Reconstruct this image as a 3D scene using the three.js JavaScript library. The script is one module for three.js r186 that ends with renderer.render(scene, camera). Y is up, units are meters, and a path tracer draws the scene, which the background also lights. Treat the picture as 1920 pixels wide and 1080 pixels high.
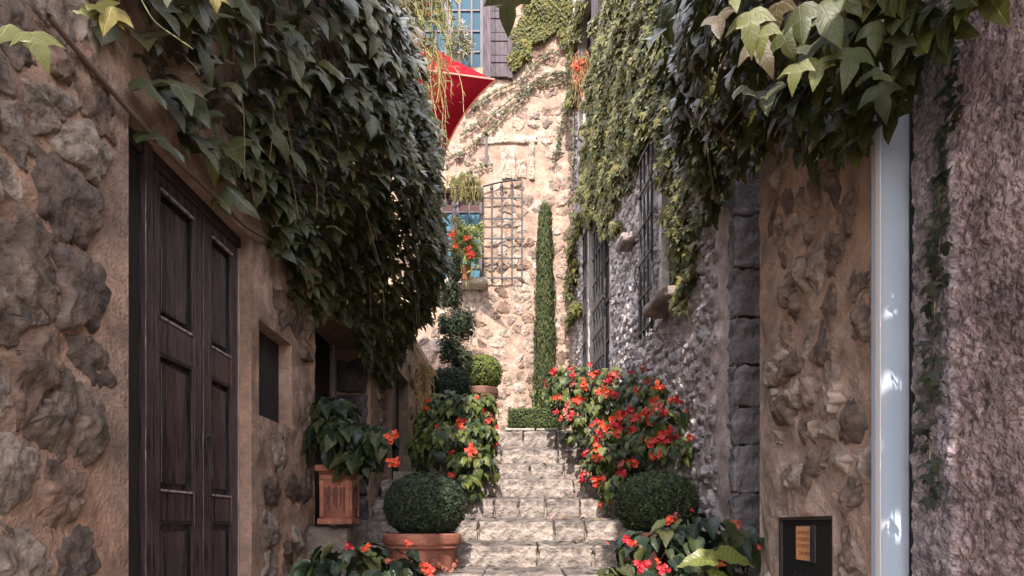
import * as THREE from 'three';
import { mergeGeometries } from 'three/addons/utils/BufferGeometryUtils.js';
import { RoundedBoxGeometry } from 'three/addons/geometries/RoundedBoxGeometry.js';
import { createNoise3D } from 'simplex-noise';

// ---------------------------------------------------------------- camera, sky, sun, exposure
const F = 1150, CX = 980, CY = 985, EYE = 1.5;
const scene = new THREE.Scene();
const camera = new THREE.PerspectiveCamera(2 * Math.atan(540 / F) * 180 / Math.PI, 1920 / 1080, 0.05, 400);
camera.position.set(0, EYE, 0);
camera.lookAt(0, EYE, -1);
camera.setViewOffset(1920, 1080, 960 - CX, 540 - CY, 1920, 1080);
const renderer = new THREE.WebGLRenderer({ antialias: true });
renderer.toneMapping = THREE.LinearToneMapping;
renderer.toneMappingExposure = 4.6;
renderer.shadowMap.enabled = true;
{
  const Wd = 256, Hd = 128, data = new Float32Array(Wd * Hd * 4), K = 1.62;
  for (let j = 0; j < Hd; j++) for (let i = 0; i < Wd; i++) {
    const el = ((j + .5) / Hd - .5) * Math.PI, y = Math.sin(el), o = (j * Wd + i) * 4;
    const t = Math.pow(Math.max(0, y), .55), zen = [.52, .53, .66], hor = [1.0, .93, .86], gr = [.37, .29, .24];
    for (let c = 0; c < 3; c++) data[o + c] = K * (y > 0 ? hor[c] + (zen[c] - hor[c]) * t : gr[c]);
    data[o + 3] = 1;
  }
  const t = new THREE.DataTexture(data, Wd, Hd, THREE.RGBAFormat, THREE.FloatType);
  t.mapping = THREE.EquirectangularReflectionMapping; t.magFilter = THREE.LinearFilter; t.needsUpdate = true;
  scene.background = t; scene.environment = t;
}
const SUN_EL = 44.5 * Math.PI / 180, SUN_AZ = 2.2 * Math.PI / 180;
const sun = new THREE.DirectionalLight(new THREE.Color().setRGB(1, .89, .80), 2.25);
sun.position.set(-Math.sin(SUN_AZ) * Math.cos(SUN_EL) * 40, EYE + Math.sin(SUN_EL) * 40, Math.cos(SUN_AZ) * Math.cos(SUN_EL) * 40 - 6);
sun.target.position.set(0, EYE, -6);
sun.castShadow = true; sun.shadow.mapSize.set(4096, 4096);
Object.assign(sun.shadow.camera, { left: -14, right: 14, top: 14, bottom: -14, near: 1, far: 80 });
scene.add(sun, sun.target);

// ---------------------------------------------------------------- helpers
const V3 = (x, y, z) => new THREE.Vector3(x, y, z);
const W = (X, Y, D) => V3(X, EYE + Y, -D);                                     // metres right of, above and in front of the eye
const at = (px, py, D) => W((px - CX) / F * D, (CY - py) / F * D, D);
const proj = (p) => { const D = -p.z; return D < .2 ? [-1e6, -1e6, D] : [CX + p.x / D * F, CY - (p.y - EYE) / D * F, D]; };
const RNG = (a) => () => { a = (a + 0x6d2b79f5) | 0; let t = Math.imul(a ^ (a >>> 15), 1 | a); t = (t + Math.imul(t ^ (t >>> 7), 61 | t)) ^ t; return ((t ^ (t >>> 14)) >>> 0) / 4294967296; };
const n3 = createNoise3D(RNG(7));
const fbm = (x, y, z, o = 4) => { let s = 0, a = .5; for (let i = 0; i < o; i++) { s += a * n3(x, y, z); x *= 2.03; y *= 2.03; z *= 2.03; a *= .5; } return s; };
const sstep = THREE.MathUtils.smoothstep, lerp = THREE.MathUtils.lerp, clamp = THREE.MathUtils.clamp;
const mix3 = (a, b, t) => [lerp(a[0], b[0], t), lerp(a[1], b[1], t), lerp(a[2], b[2], t)];
const rgb = (c) => new THREE.Color().setRGB(c[0], c[1], c[2]);
const names = {};
const numbered = (n) => { const k = names[n] = (names[n] ?? -1) + 1; return k ? n + '_' + String(k).padStart(3, '0') : n; };
function tag(o, label, category, group, kind) {
  if (label) o.userData.label = label;
  if (category) o.userData.category = category;
  if (group) o.userData.group = group;
  if (kind) o.userData.kind = kind;
  return o;
}
function thing(name, label, category, pos = V3(0, 0, 0), rotY = 0, group, kind) {
  const g = new THREE.Group(); g.name = numbered(name); g.position.copy(pos); g.rotation.y = rotY; scene.add(g);
  g.updateMatrixWorld(true);
  return tag(g, label, category, group, kind);
}
function part(name, geo, mat, parent) {
  const g = Array.isArray(geo) ? mergeGeometries(geo.map((x) => (x.index ? x.toNonIndexed() : x)).map(plain)) : geo;
  const m = new THREE.Mesh(g, mat); m.name = name; m.castShadow = m.receiveShadow = true; parent.add(m); return m;
}
const plain = (g) => { for (const k of Object.keys(g.attributes)) if (!['position', 'normal', 'uv'].includes(k)) g.deleteAttribute(k); return g; };
const sub = (name, parent) => { const g = new THREE.Group(); g.name = name; parent.add(g); return g; };
const bx = (w, h, d, x, y, z, r = 0) => { const g = r ? new RoundedBoxGeometry(w, h, d, 2, r) : new THREE.BoxGeometry(w, h, d); boxUV(g); return g.translate(x, y, z); };
function boxUV(g) {
  const p = g.attributes.position, n = g.attributes.normal, uv = new Float32Array(p.count * 2);
  for (let i = 0; i < p.count; i++) {
    const ax = Math.abs(n.getX(i)), ay = Math.abs(n.getY(i)), az = Math.abs(n.getZ(i));
    if (ax >= ay && ax >= az) { uv[i * 2] = p.getZ(i); uv[i * 2 + 1] = p.getY(i); } else if (ay >= az) { uv[i * 2] = p.getX(i); uv[i * 2 + 1] = p.getZ(i); } else { uv[i * 2] = p.getX(i); uv[i * 2 + 1] = p.getY(i); }
  }
  g.setAttribute('uv', new THREE.BufferAttribute(uv, 2)); return g;
}
function smoothNormals(g) {
  g.computeVertexNormals();
  const p = g.attributes.position, n = g.attributes.normal, acc = new Map(), key = (i) => Math.round(p.getX(i) * 2e4) + ',' + Math.round(p.getY(i) * 2e4) + ',' + Math.round(p.getZ(i) * 2e4);
  for (let i = 0; i < p.count; i++) { const k = key(i), a = acc.get(k) ?? [0, 0, 0]; a[0] += n.getX(i); a[1] += n.getY(i); a[2] += n.getZ(i); acc.set(k, a); }
  for (let i = 0; i < p.count; i++) { const a = acc.get(key(i)), l = Math.hypot(...a) || 1; n.setXYZ(i, a[0] / l, a[1] / l, a[2] / l); }
  return g;
}
// a rough rounded block of stone, w x h x d, centred; its vertices carry mottled colour
function roughBlock(w, h, d, seg, r, amp, seed, col, col2, fr = 14) {
  const g = new THREE.BoxGeometry(w, h, d, ...seg), p = g.attributes.position, half = [w / 2, h / 2, d / 2];
  const col3 = new Float32Array(p.count * 3);
  for (let i = 0; i < p.count; i++) {
    const q = [p.getX(i), p.getY(i), p.getZ(i)];
    for (let c = 0; c < 3; c++) {                                             // pull the outer segment towards the edge
      const n = seg[c], t = q[c] / half[c], inner = 1 - 2 / n, lim = 1 - r / half[c];
      if (n > 2) q[c] = half[c] * (Math.abs(t) > inner + 1e-4 ? t : t / inner * lim);
    }
    const e = q.map((x, c) => clamp(x, -half[c] + r, half[c] - r)), dv = q.map((x, c) => x - e[c]), l = Math.hypot(...dv);
    if (l > 1e-6) for (let c = 0; c < 3; c++) q[c] = e[c] + dv[c] / l * r;
    const nz = fbm(q[0] * fr + seed, q[1] * fr, q[2] * fr, 3) * amp, nl = l > 1e-6 ? dv.map((x) => x / l) : [0, 0, 0];
    for (let c = 0; c < 3; c++) q[c] += nl[c] * nz * 2 + amp * .35 * n3(q[0] * 5 + c * 9, q[1] * 5 + seed, q[2] * 5);
    p.setXYZ(i, ...q);
    const t = clamp(.5 + fbm(q[0] * 6 + seed, q[1] * 6, q[2] * 6 + 3, 3) * 1.1, 0, 1), cc = mix3(col, col2, t);
    col3.set(cc, i * 3);
  }
  g.setAttribute('color', new THREE.BufferAttribute(col3, 3));
  boxUV(g); smoothNormals(g); return g;
}
const lathe = (pts, n = 40) => new THREE.LatheGeometry(pts.map(([r, y]) => new THREE.Vector2(r, y)), n);
const tube = (pts, r, seg = 24, rs = 6) => new THREE.TubeGeometry(new THREE.CatmullRomCurve3(pts), seg, r, rs);

// ---------------------------------------------------------------- textures
function tileNoise(size, fx, fy, oct, seed, shape = (x) => x) {
  const out = new Float32Array(size * size);
  let amp = .5, tot = 0;
  for (let o = 0; o < oct; o++, fx *= 2, fy *= 2, amp *= .55) {
    const r = RNG(seed + o * 101), lat = new Float32Array(fx * fy); for (let i = 0; i < lat.length; i++) lat[i] = r() * 2 - 1;
    tot += amp;
    for (let y = 0; y < size; y++) {
      const gy = y / size * fy, y0 = Math.floor(gy), ty = gy - y0, sy = ty * ty * (3 - 2 * ty), a = (y0 % fy) * fx, b = ((y0 + 1) % fy) * fx;
      for (let x = 0; x < size; x++) {
        const gx = x / size * fx, x0 = Math.floor(gx), tx = gx - x0, sx = tx * tx * (3 - 2 * tx), i0 = x0 % fx, i1 = (x0 + 1) % fx;
        out[y * size + x] += amp * shape(lerp(lerp(lat[a + i0], lat[a + i1], sx), lerp(lat[b + i0], lat[b + i1], sx), sy));
      }
    }
  }
  for (let i = 0; i < out.length; i++) out[i] /= tot;
  return out;
}
function texFrom(size, f, repeat, srgb) {
  const d = new Uint8Array(size * size * 4);
  for (let i = 0; i < size * size; i++) { const v = f(i); for (let c = 0; c < 3; c++) d[i * 4 + c] = clamp(Array.isArray(v) ? v[c] : v, 0, 1) * 255; d[i * 4 + 3] = 255; }
  const t = new THREE.DataTexture(d, size, size); t.wrapS = t.wrapT = THREE.RepeatWrapping; t.magFilter = THREE.LinearFilter; t.minFilter = THREE.LinearMipmapLinearFilter; t.generateMipmaps = true;
  if (srgb) t.colorSpace = THREE.SRGBColorSpace;
  t.repeat.set(1 / repeat, 1 / repeat); t.needsUpdate = true; return t;
}
const rA = tileNoise(512, 6, 6, 6, 11), rB = tileNoise(512, 5, 5, 5, 31, (x) => 1 - 2 * Math.abs(x)), rC = tileNoise(512, 24, 24, 4, 51);
const T = {
  rock: texFrom(512, (i) => .5 + .45 * rA[i] + .35 * (rB[i] - .3) * -1 * .6 + .12 * rC[i], .55),
  rockCol: texFrom(512, (i) => { const v = .84 + .28 * rA[i] - .10 * Math.max(0, rB[i] - .35) * 2 + .14 * rC[i]; return [v, v * .985, v * .965]; }, .7, true),
  sand: texFrom(512, (i) => .5 + .35 * rC[i] + .35 * rA[i], .33),
  sandCol: texFrom(512, (i) => { const v = .86 + .22 * rA[(i * 1) % rA.length] + .12 * rC[i]; return [v, v * .985, v * .96]; }, .9, true),
};
{
  const a = tileNoise(512, 22, 22, 3, 77), b = tileNoise(512, 44, 44, 3, 78), c = tileNoise(512, 6, 6, 3, 79);
  T.cast = texFrom(512, (i) => .62 + .5 * a[i] + .4 * b[i] - (a[i] < -.22 ? .5 * (-.22 - a[i]) * 3 : 0) + .12 * c[i], .52);
  T.castCol = texFrom(512, (i) => { const v = .84 + .14 * a[i] + .2 * b[i] + .14 * c[i] - (a[i] < -.3 ? .12 : 0); return [v, v * .975, v * .97]; }, .62, true);
  const g = tileNoise(512, 64, 3, 4, 81), g2 = tileNoise(512, 10, 2, 3, 82);
  T.woodBump = texFrom(512, (i) => .5 + .45 * g[i] + .2 * g2[i], .5);
  T.wood = texFrom(512, (i) => { const v = .78 + .40 * g2[i] + .40 * g[i]; return [v, v * .96, v * .95]; }, .5, true);
  T.woodRough = texFrom(512, (i) => .42 + .25 * g[i] + .22 * g2[i], .5);
  const cl = tileNoise(256, 5, 5, 5, 91), cs = tileNoise(256, 30, 30, 2, 92);
  T.clay = texFrom(256, (i) => { const v = .84 + .32 * cl[i] + .08 * cs[i], w = Math.max(0, cl[i] - .12) * .9; return [v + w * .3, v * .97 + w * .42, v * .95 + w * .5]; }, .5, true);
  T.clayBump = texFrom(256, (i) => .5 + .3 * cl[i] + .3 * cs[i], .25);
}
function leafTexture(kind) {
  const S = 256, c = document.createElement('canvas'); c.width = c.height = S; const x = c.getContext('2d'), r = RNG(kind === 'ivy' ? 5 : 6);
  x.fillStyle = '#b4b5ae'; x.fillRect(0, 0, S, S);
  for (let i = 0; i < 500; i++) { const g = 170 + r() * 70; x.fillStyle = `rgba(${g - 20},${g - 20},${g - 34},.2)`; x.beginPath(); x.arc(r() * S, r() * S, 3 + r() * 14, 0, 7); x.fill(); }
  const line = (x0, y0, x1, y1, w, a) => { x.strokeStyle = `rgba(255,255,235,${a})`; x.lineWidth = w; x.beginPath(); x.moveTo(x0 * S, y0 * S); x.quadraticCurveTo((x0 * .4 + x1 * .6) * S, (y0 * .65 + y1 * .35) * S, x1 * S, y1 * S); x.stroke(); };
  line(.5, .02, .5, .98, 4, .85);                                            // base at the top of the canvas
  if (kind === 'ivy') for (const s of [-1, 1]) {
    line(.5, .05, .5 + s * .44, .36, 3, .75); line(.5, .05, .5 + s * .3, .1, 2, .6);
    for (let k = 1; k < 6; k++) line(.5, .15 + k * .11, .5 + s * .16, .26 + k * .12, 1.6, .55);
    for (let k = 1; k < 4; k++) line(.5 + s * k * .1, .05 + k * .075, .5 + s * (k * .1 + .02), .16 + k * .09, 1.3, .45);
  } else for (const s of [-1, 1]) for (let k = 0; k < 8; k++) { line(.5, .04 + k * .1, .5 + s * .42, .16 + k * .115, 2.2, .7); x.strokeStyle = 'rgba(90,95,80,.35)'; x.lineWidth = 3; x.beginPath(); x.moveTo(.5 * S, (.09 + k * .1) * S); x.lineTo((.5 + s * .42) * S, (.22 + k * .115) * S); x.stroke(); }
  const t = new THREE.CanvasTexture(c); t.colorSpace = THREE.SRGBColorSpace; t.wrapS = t.wrapT = THREE.ClampToEdgeWrapping; return t;
}
T.ivy = leafTexture('ivy'); T.beg = leafTexture('begonia');

const std = (c, rough = .9, o = {}) => new THREE.MeshStandardMaterial({ color: rgb(c), roughness: rough, side: THREE.DoubleSide, ...o });
const M = {
  stone: std([1, 1, 1], .93, { vertexColors: true, map: T.rockCol, bumpMap: T.rock, bumpScale: .03 }),
  stoneFar: std([1, 1, 1], .95, { vertexColors: true, map: T.rockCol, bumpMap: T.rock, bumpScale: .05 }),
  mortar: std([1, 1, 1], .97, { vertexColors: true, map: T.sandCol, bumpMap: T.sand, bumpScale: .010 }),
  cast: std([1, 1, 1], .95, { vertexColors: true, map: T.castCol, bumpMap: T.cast, bumpScale: .013 }),
  step: std([1, 1, 1], .9, { vertexColors: true, map: T.rockCol, bumpMap: T.rock, bumpScale: .055 }),
  doorWood: std([.060, .043, .046], .32, { map: T.wood, bumpMap: T.woodBump, bumpScale: .003, roughnessMap: T.woodRough }),
  doorDark: std([.018, .013, .014], .5, { map: T.wood, bumpMap: T.woodBump, bumpScale: .002 }),
  wornEdge: std([.34, .30, .28], .7, { map: T.wood }),
  greyWood: std([.085, .07, .082], .85, { map: T.wood, bumpMap: T.woodBump, bumpScale: .004 }),
  dark: std([.008, .007, .008], .8),
  iron: std([.014, .013, .015], .6),
  clay: std([.42, .165, .11], .85, { map: T.clay, bumpMap: T.clayBump, bumpScale: .004 }),
  clayDark: std([.17, .085, .06], .9, { map: T.clay }),  // clay colour darkened to stand for a pot in shadow
  windowWood: std([.075, .065, .085], .6, { map: T.wood }),
  clayBright: std([.55, .20, .10], .85, { map: T.clay, bumpMap: T.clayBump, bumpScale: .004 }),
  soil: std([.03, .02, .015], 1),
  paneDark: new THREE.MeshPhysicalMaterial({ color: rgb([.015, .02, .025]), roughness: .1 }),
  pane: new THREE.MeshPhysicalMaterial({ color: rgb([.07, .16, .22]), roughness: .12, specularIntensity: .35 }),  // reflected sky painted as blue into the glass colour
  paneHigh: new THREE.MeshPhysicalMaterial({ color: rgb([.030, .072, .10]), roughness: .05, specularIntensity: .3 }),  // same painted sky blue, a darker copy for the sunlit upper window
  paneWarm: new THREE.MeshPhysicalMaterial({ color: rgb([.09, .05, .05]), roughness: .2, specularIntensity: .3 }),
  red: new THREE.MeshPhysicalMaterial({ color: rgb([.22, .002, .010]), roughness: .95, specularIntensity: .2, side: THREE.DoubleSide, transmission: .25, thickness: 0 }),
  pipe: std([.35, .41, .49], .6),
  stem: std([.10, .065, .04], .9),
  greenStem: std([.12, .13, .05], .8),
};

// ---------------------------------------------------------------- walls of stone in mortar
// local axes of a wall: u along it, v up (0 at eye level), w out of it
function lines(a, b, cell, extra) {
  const n = Math.max(1, Math.round((b - a) / cell)), L = [];
  for (let i = 0; i <= n; i++) L.push(a + (b - a) * i / n);
  const ex = extra.filter((x) => x > a + 1e-4 && x < b - 1e-4), keep = L.filter((x) => x === a || x === b || !ex.some((e) => Math.abs(e - x) < cell * .35));
  return [...new Set([...keep, ...ex])].sort((p, q) => p - q);
}
function sheet({ u0, u1, v0, v1, cell, holes = [], disp, color }) {
  const U = lines(u0, u1, cell, holes.flatMap((h) => [h.u0, h.u1])), Vv = lines(v0, v1, cell, holes.flatMap((h) => [h.v0, h.v1]));
  const pos = [], uv = [], col = [], idx = [], nu = U.length, E = 1e-5;
  for (const v of Vv) for (const u of U) {
    const edge = holes.some((h) => u >= h.u0 - E && u <= h.u1 + E && v >= h.v0 - E && v <= h.v1 + E);
    pos.push(u, v, edge ? 0 : disp(u, v)); uv.push(u, v); col.push(...color(u, v));
  }
  for (let j = 0; j + 1 < Vv.length; j++) for (let i = 0; i + 1 < nu; i++) {
    const uc = (U[i] + U[i + 1]) / 2, vc = (Vv[j] + Vv[j + 1]) / 2;
    if (holes.some((h) => uc > h.u0 && uc < h.u1 && vc > h.v0 && vc < h.v1)) continue;
    const a = j * nu + i; idx.push(a, a + 1, a + nu, a + 1, a + nu + 1, a + nu);
  }
  const g = new THREE.BufferGeometry();
  g.setAttribute('position', new THREE.Float32BufferAttribute(pos, 3)); g.setAttribute('uv', new THREE.Float32BufferAttribute(uv, 2)); g.setAttribute('color', new THREE.Float32BufferAttribute(col, 3));
  g.setIndex(idx); g.computeVertexNormals(); return g;
}
const paint = (g, f) => { const p = g.attributes.position, c = new Float32Array(p.count * 3); for (let i = 0; i < p.count; i++) c.set(typeof f === 'function' ? f(p.getX(i), p.getY(i), p.getZ(i)) : f, i * 3); g.setAttribute('color', new THREE.BufferAttribute(c, 3)); return g; };
function quad(a, b, c, d) { const g = new THREE.PlaneGeometry(1, 1, 6, 6), p = g.attributes.position, uv = g.attributes.uv; const L1 = a.distanceTo(b), L2 = a.distanceTo(d); for (let i = 0; i < p.count; i++) { const s = uv.getX(i), t = uv.getY(i), q = a.clone().lerp(b, s).lerp(d.clone().lerp(c, s), t); p.setXYZ(i, q.x, q.y, q.z); uv.setXY(i, s * L1, t * L2); } g.computeVertexNormals(); return g; }
function reveal(h, depth, skipBottom) {
  const { u0, u1, v0, v1 } = h, f = [quad(V3(u0, v0, 0), V3(u0, v1, 0), V3(u0, v1, -depth), V3(u0, v0, -depth)), quad(V3(u1, v0, 0), V3(u1, v1, 0), V3(u1, v1, -depth), V3(u1, v0, -depth)), quad(V3(u0, v1, 0), V3(u1, v1, 0), V3(u1, v1, -depth), V3(u0, v1, -depth))];
  if (!skipBottom) f.push(quad(V3(u0, v0, 0), V3(u1, v0, 0), V3(u1, v0, -depth), V3(u0, v0, -depth)));
  return f;
}
function clipCell(c, pts, R) {
  let poly = [[c[0] - R, c[1] - R], [c[0] + R, c[1] - R], [c[0] + R, c[1] + R], [c[0] - R, c[1] + R]];
  for (const q of pts) {
    const dx = q[0] - c[0], dy = q[1] - c[1]; if ((!dx && !dy) || Math.abs(dx) > 2 * R || Math.abs(dy) > 2 * R) continue;
    const mx = (q[0] + c[0]) / 2, my = (q[1] + c[1]) / 2, side = (p) => (p[0] - mx) * dx + (p[1] - my) * dy, out = [];
    for (let i = 0; i < poly.length; i++) { const a = poly[i], b = poly[(i + 1) % poly.length], sa = side(a), sb = side(b); if (sa <= 0) out.push(a); if ((sa < 0 && sb > 0) || (sa > 0 && sb < 0)) { const t = sa / (sa - sb); out.push([a[0] + (b[0] - a[0]) * t, a[1] + (b[1] - a[1]) * t]); } }
    poly = out; if (poly.length < 3) return null;
  }
  return poly;
}
function stoneGeo(poly, c, o) {
  const { N = 22, rings = [1, .95, .82, .5], gap, h, amp, fr = 9, seed, cols, base, tu = 0, tv = 0, ragged = .1, rng } = o;
  let r = [];
  for (let k = 0; k < N; k++) {
    const a = k / N * 2 * Math.PI, dx = Math.cos(a), dy = Math.sin(a); let best = 9;
    for (let i = 0; i < poly.length; i++) { const p = poly[i], q = poly[(i + 1) % poly.length], ex = q[0] - p[0], ey = q[1] - p[1], den = dx * ey - dy * ex; if (Math.abs(den) < 1e-9) continue; const t = ((p[0] - c[0]) * ey - (p[1] - c[1]) * ex) / den, s = ((p[0] - c[0]) * dy - (p[1] - c[1]) * dx) / den; if (t > 0 && s >= -1e-6 && s <= 1 + 1e-6) best = Math.min(best, t); }
    r.push(Math.max(best * .45, best - gap));
  }
  for (let pass = 0; pass < (o.smooth ?? 2); pass++) r = r.map((x, k) => .5 * x + .25 * (r[(k + 1) % N] + r[(k + N - 1) % N]));
  const pos = [], uv = [], col = [], idx = [], prof = (s) => Math.sqrt(Math.max(0, 1 - Math.pow(s, o.pow ?? 3.2)));
  const fq = RNG(Math.floor(seed * 1000) + 5), rAvg = r.reduce((x, y) => x + y, 0) / N, facets = [];
  for (let i = 0; i < 7; i++) { const th = fq() * 6.283, sl = h / rAvg * (.35 + 1.5 * fq()); facets.push([Math.cos(th) * sl, Math.sin(th) * sl, sl * rAvg * (.05 + .6 * fq())]); }
  const put = (x, y, s) => {
    const u = c[0] + x, v = c[1] + y, wx = .05 * n3(u * 7, v * 7, seed + 9);
    let top = h; for (const [fx, fy, fo] of facets) top = Math.min(top, h + fo - fx * (x + wx * .6) - fy * (y - wx * .6));
    const ridge = (.42 - Math.abs(n3((u + wx) * fr + seed, (v - wx) * fr, seed))) * 1.1 + .9 * fbm(u * fr * 2.3, v * fr * 2.3, seed + 5, 4);
    const w = base(u, v) + (s >= .999 ? -.006 : (Math.max(top, .1 * h) + .002) * Math.min(1, (1 - s) * (o.steep ?? 9)) + amp * ridge * Math.min(1, (1 - s) * 5) + tu * x + tv * y);
    pos.push(u, v, w); uv.push(u + seed * .37, v + seed * .61);
    const t = clamp(.5 + .9 * fbm(u * 5 + seed, v * 5, seed, 3), 0, 1), cc = mix3(cols[0], cols[1], t), k = (1 + .22 * n3(u * 22, v * 22, seed)) * (1 - (o.stain ?? .35) * sstep(fbm(u * 9 + 40, v * 9, seed * 3, 4), .05, .4));
    col.push(cc[0] * k, cc[1] * k, cc[2] * k);
  };
  const jit = []; for (let k = 0; k < N; k++) jit.push(1 + ragged * fbm(Math.cos(k / N * 6.283) * 1.6 + seed, Math.sin(k / N * 6.283) * 1.6, seed * 1.7, 2) * 1.6);
  for (const s of rings) for (let k = 0; k < N; k++) { const a = k / N * 2 * Math.PI, q = r[k] * s * jit[k]; put(Math.cos(a) * q, Math.sin(a) * q, s); }
  put(0, 0, 0);
  for (let j = 0; j + 1 < rings.length; j++) for (let k = 0; k < N; k++) { const a = j * N + k, b = j * N + (k + 1) % N; idx.push(a, b, a + N, b, b + N, a + N); }
  const L = (rings.length - 1) * N; for (let k = 0; k < N; k++) idx.push(L + k, L + (k + 1) % N, L + N);
  const g = new THREE.BufferGeometry();
  g.setAttribute('position', new THREE.Float32BufferAttribute(pos, 3)); g.setAttribute('uv', new THREE.Float32BufferAttribute(uv, 2)); g.setAttribute('color', new THREE.Float32BufferAttribute(col, 3));
  g.setIndex(idx); g.computeVertexNormals(); return g;
}
// stones laid over a wall; those that show largest in view become pieces of their own, the rest one mass
function stones(parent, o) {
  const { u0, u1, v0, v1, su, sv, drop, gap, seed, palette, mat, holes = [], max = 300 } = o, rng = RNG(seed), pts = [];
  let row = 0;
  for (let v = v0 - sv; v < v1 + sv; v += sv, row++) for (let u = u0 - su + (row % 2) * su * .5; u < u1 + su; u += su) pts.push([u + (rng() - .5) * su * (o.jit ?? .75), v + (rng() - .5) * sv * (o.jit ?? .75)]);
  const R = Math.max(su, sv) * 1.5, made = [];
  parent.updateMatrixWorld(true);
  for (const c of pts) {
    const keep = rng() > (typeof drop === 'function' ? drop(...c) : drop), a = rng(), b = rng(), d = rng(), e = rng();
    if (!keep || c[0] < u0 || c[0] > u1 || c[1] < v0 || c[1] > v1) continue;
    const poly = clipCell(c, pts, R); if (!poly) continue;
    const cu = poly.reduce((s, p) => s + p[0], 0) / poly.length, cv = poly.reduce((s, p) => s + p[1], 0) / poly.length;
    const m = o.margin ?? .03, mu = Math.min(...poly.map((p) => p[0])) + gap, Mu = Math.max(...poly.map((p) => p[0])) - gap, mv = Math.min(...poly.map((p) => p[1])) + gap, Mv = Math.max(...poly.map((p) => p[1])) - gap;
    if (mu < u0 || Mu > u1 || mv < v0 || Mv > v1) continue;
    if (holes.some((h) => Mu > h.u0 - m && mu < h.u1 + m && Mv > h.v0 - m && mv < h.v1 + m)) continue;
    const p = parent.localToWorld(V3(cu, cv, 0)), [px, py, D] = proj(p), size = (Mu - mu + Mv - mv) * F / Math.max(.3, D), inView = px > -120 && px < 2040 && py > -120 && py < 1200;
    if (o.only && !o.only(px, py, D)) continue;
    const pal = palette(a, cu, cv), g = stoneGeo(poly, [cu, cv], { ...o, gap: gap * (.6 + b * .9), h: lerp(o.h[0], o.h[1], d), amp: o.amp, seed: seed % 97 + made.length * 1.37, cols: pal, tu: (e - .5) * (o.tilt ?? .2), tv: (b - .5) * (o.tilt ?? .2) });
    made.push({ g, score: inView ? size : -1 });
  }
  made.sort((x, y) => y.score - x.score);
  made.slice(0, max).forEach((s) => part('stone', s.g, mat, parent));
  const rest = made.slice(max); if (rest.length) tag(part('stones', mergeGeometries(rest.map((s) => s.g)), mat, parent), null, null, null, 'stuff');
  return made.length;
}
const pick = (list) => (a) => { const i = Math.min(list.length - 1, Math.floor(a * list.length)); return list[i]; };

// ================================================================ SETTING
{ // ground
  const g = new THREE.PlaneGeometry(80, 80, 40, 40).rotateX(-Math.PI / 2); boxUV(g); paint(g, (x, y, z) => { const k = .9 + .2 * fbm(x * .6, z * .6, 1); return [.30 * k, .26 * k, .23 * k]; });
  const m = part('paving', g, M.mortar, scene); tag(m, 'worn stone paving at the foot of the stone steps', 'paving', null, 'structure');
}
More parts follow.
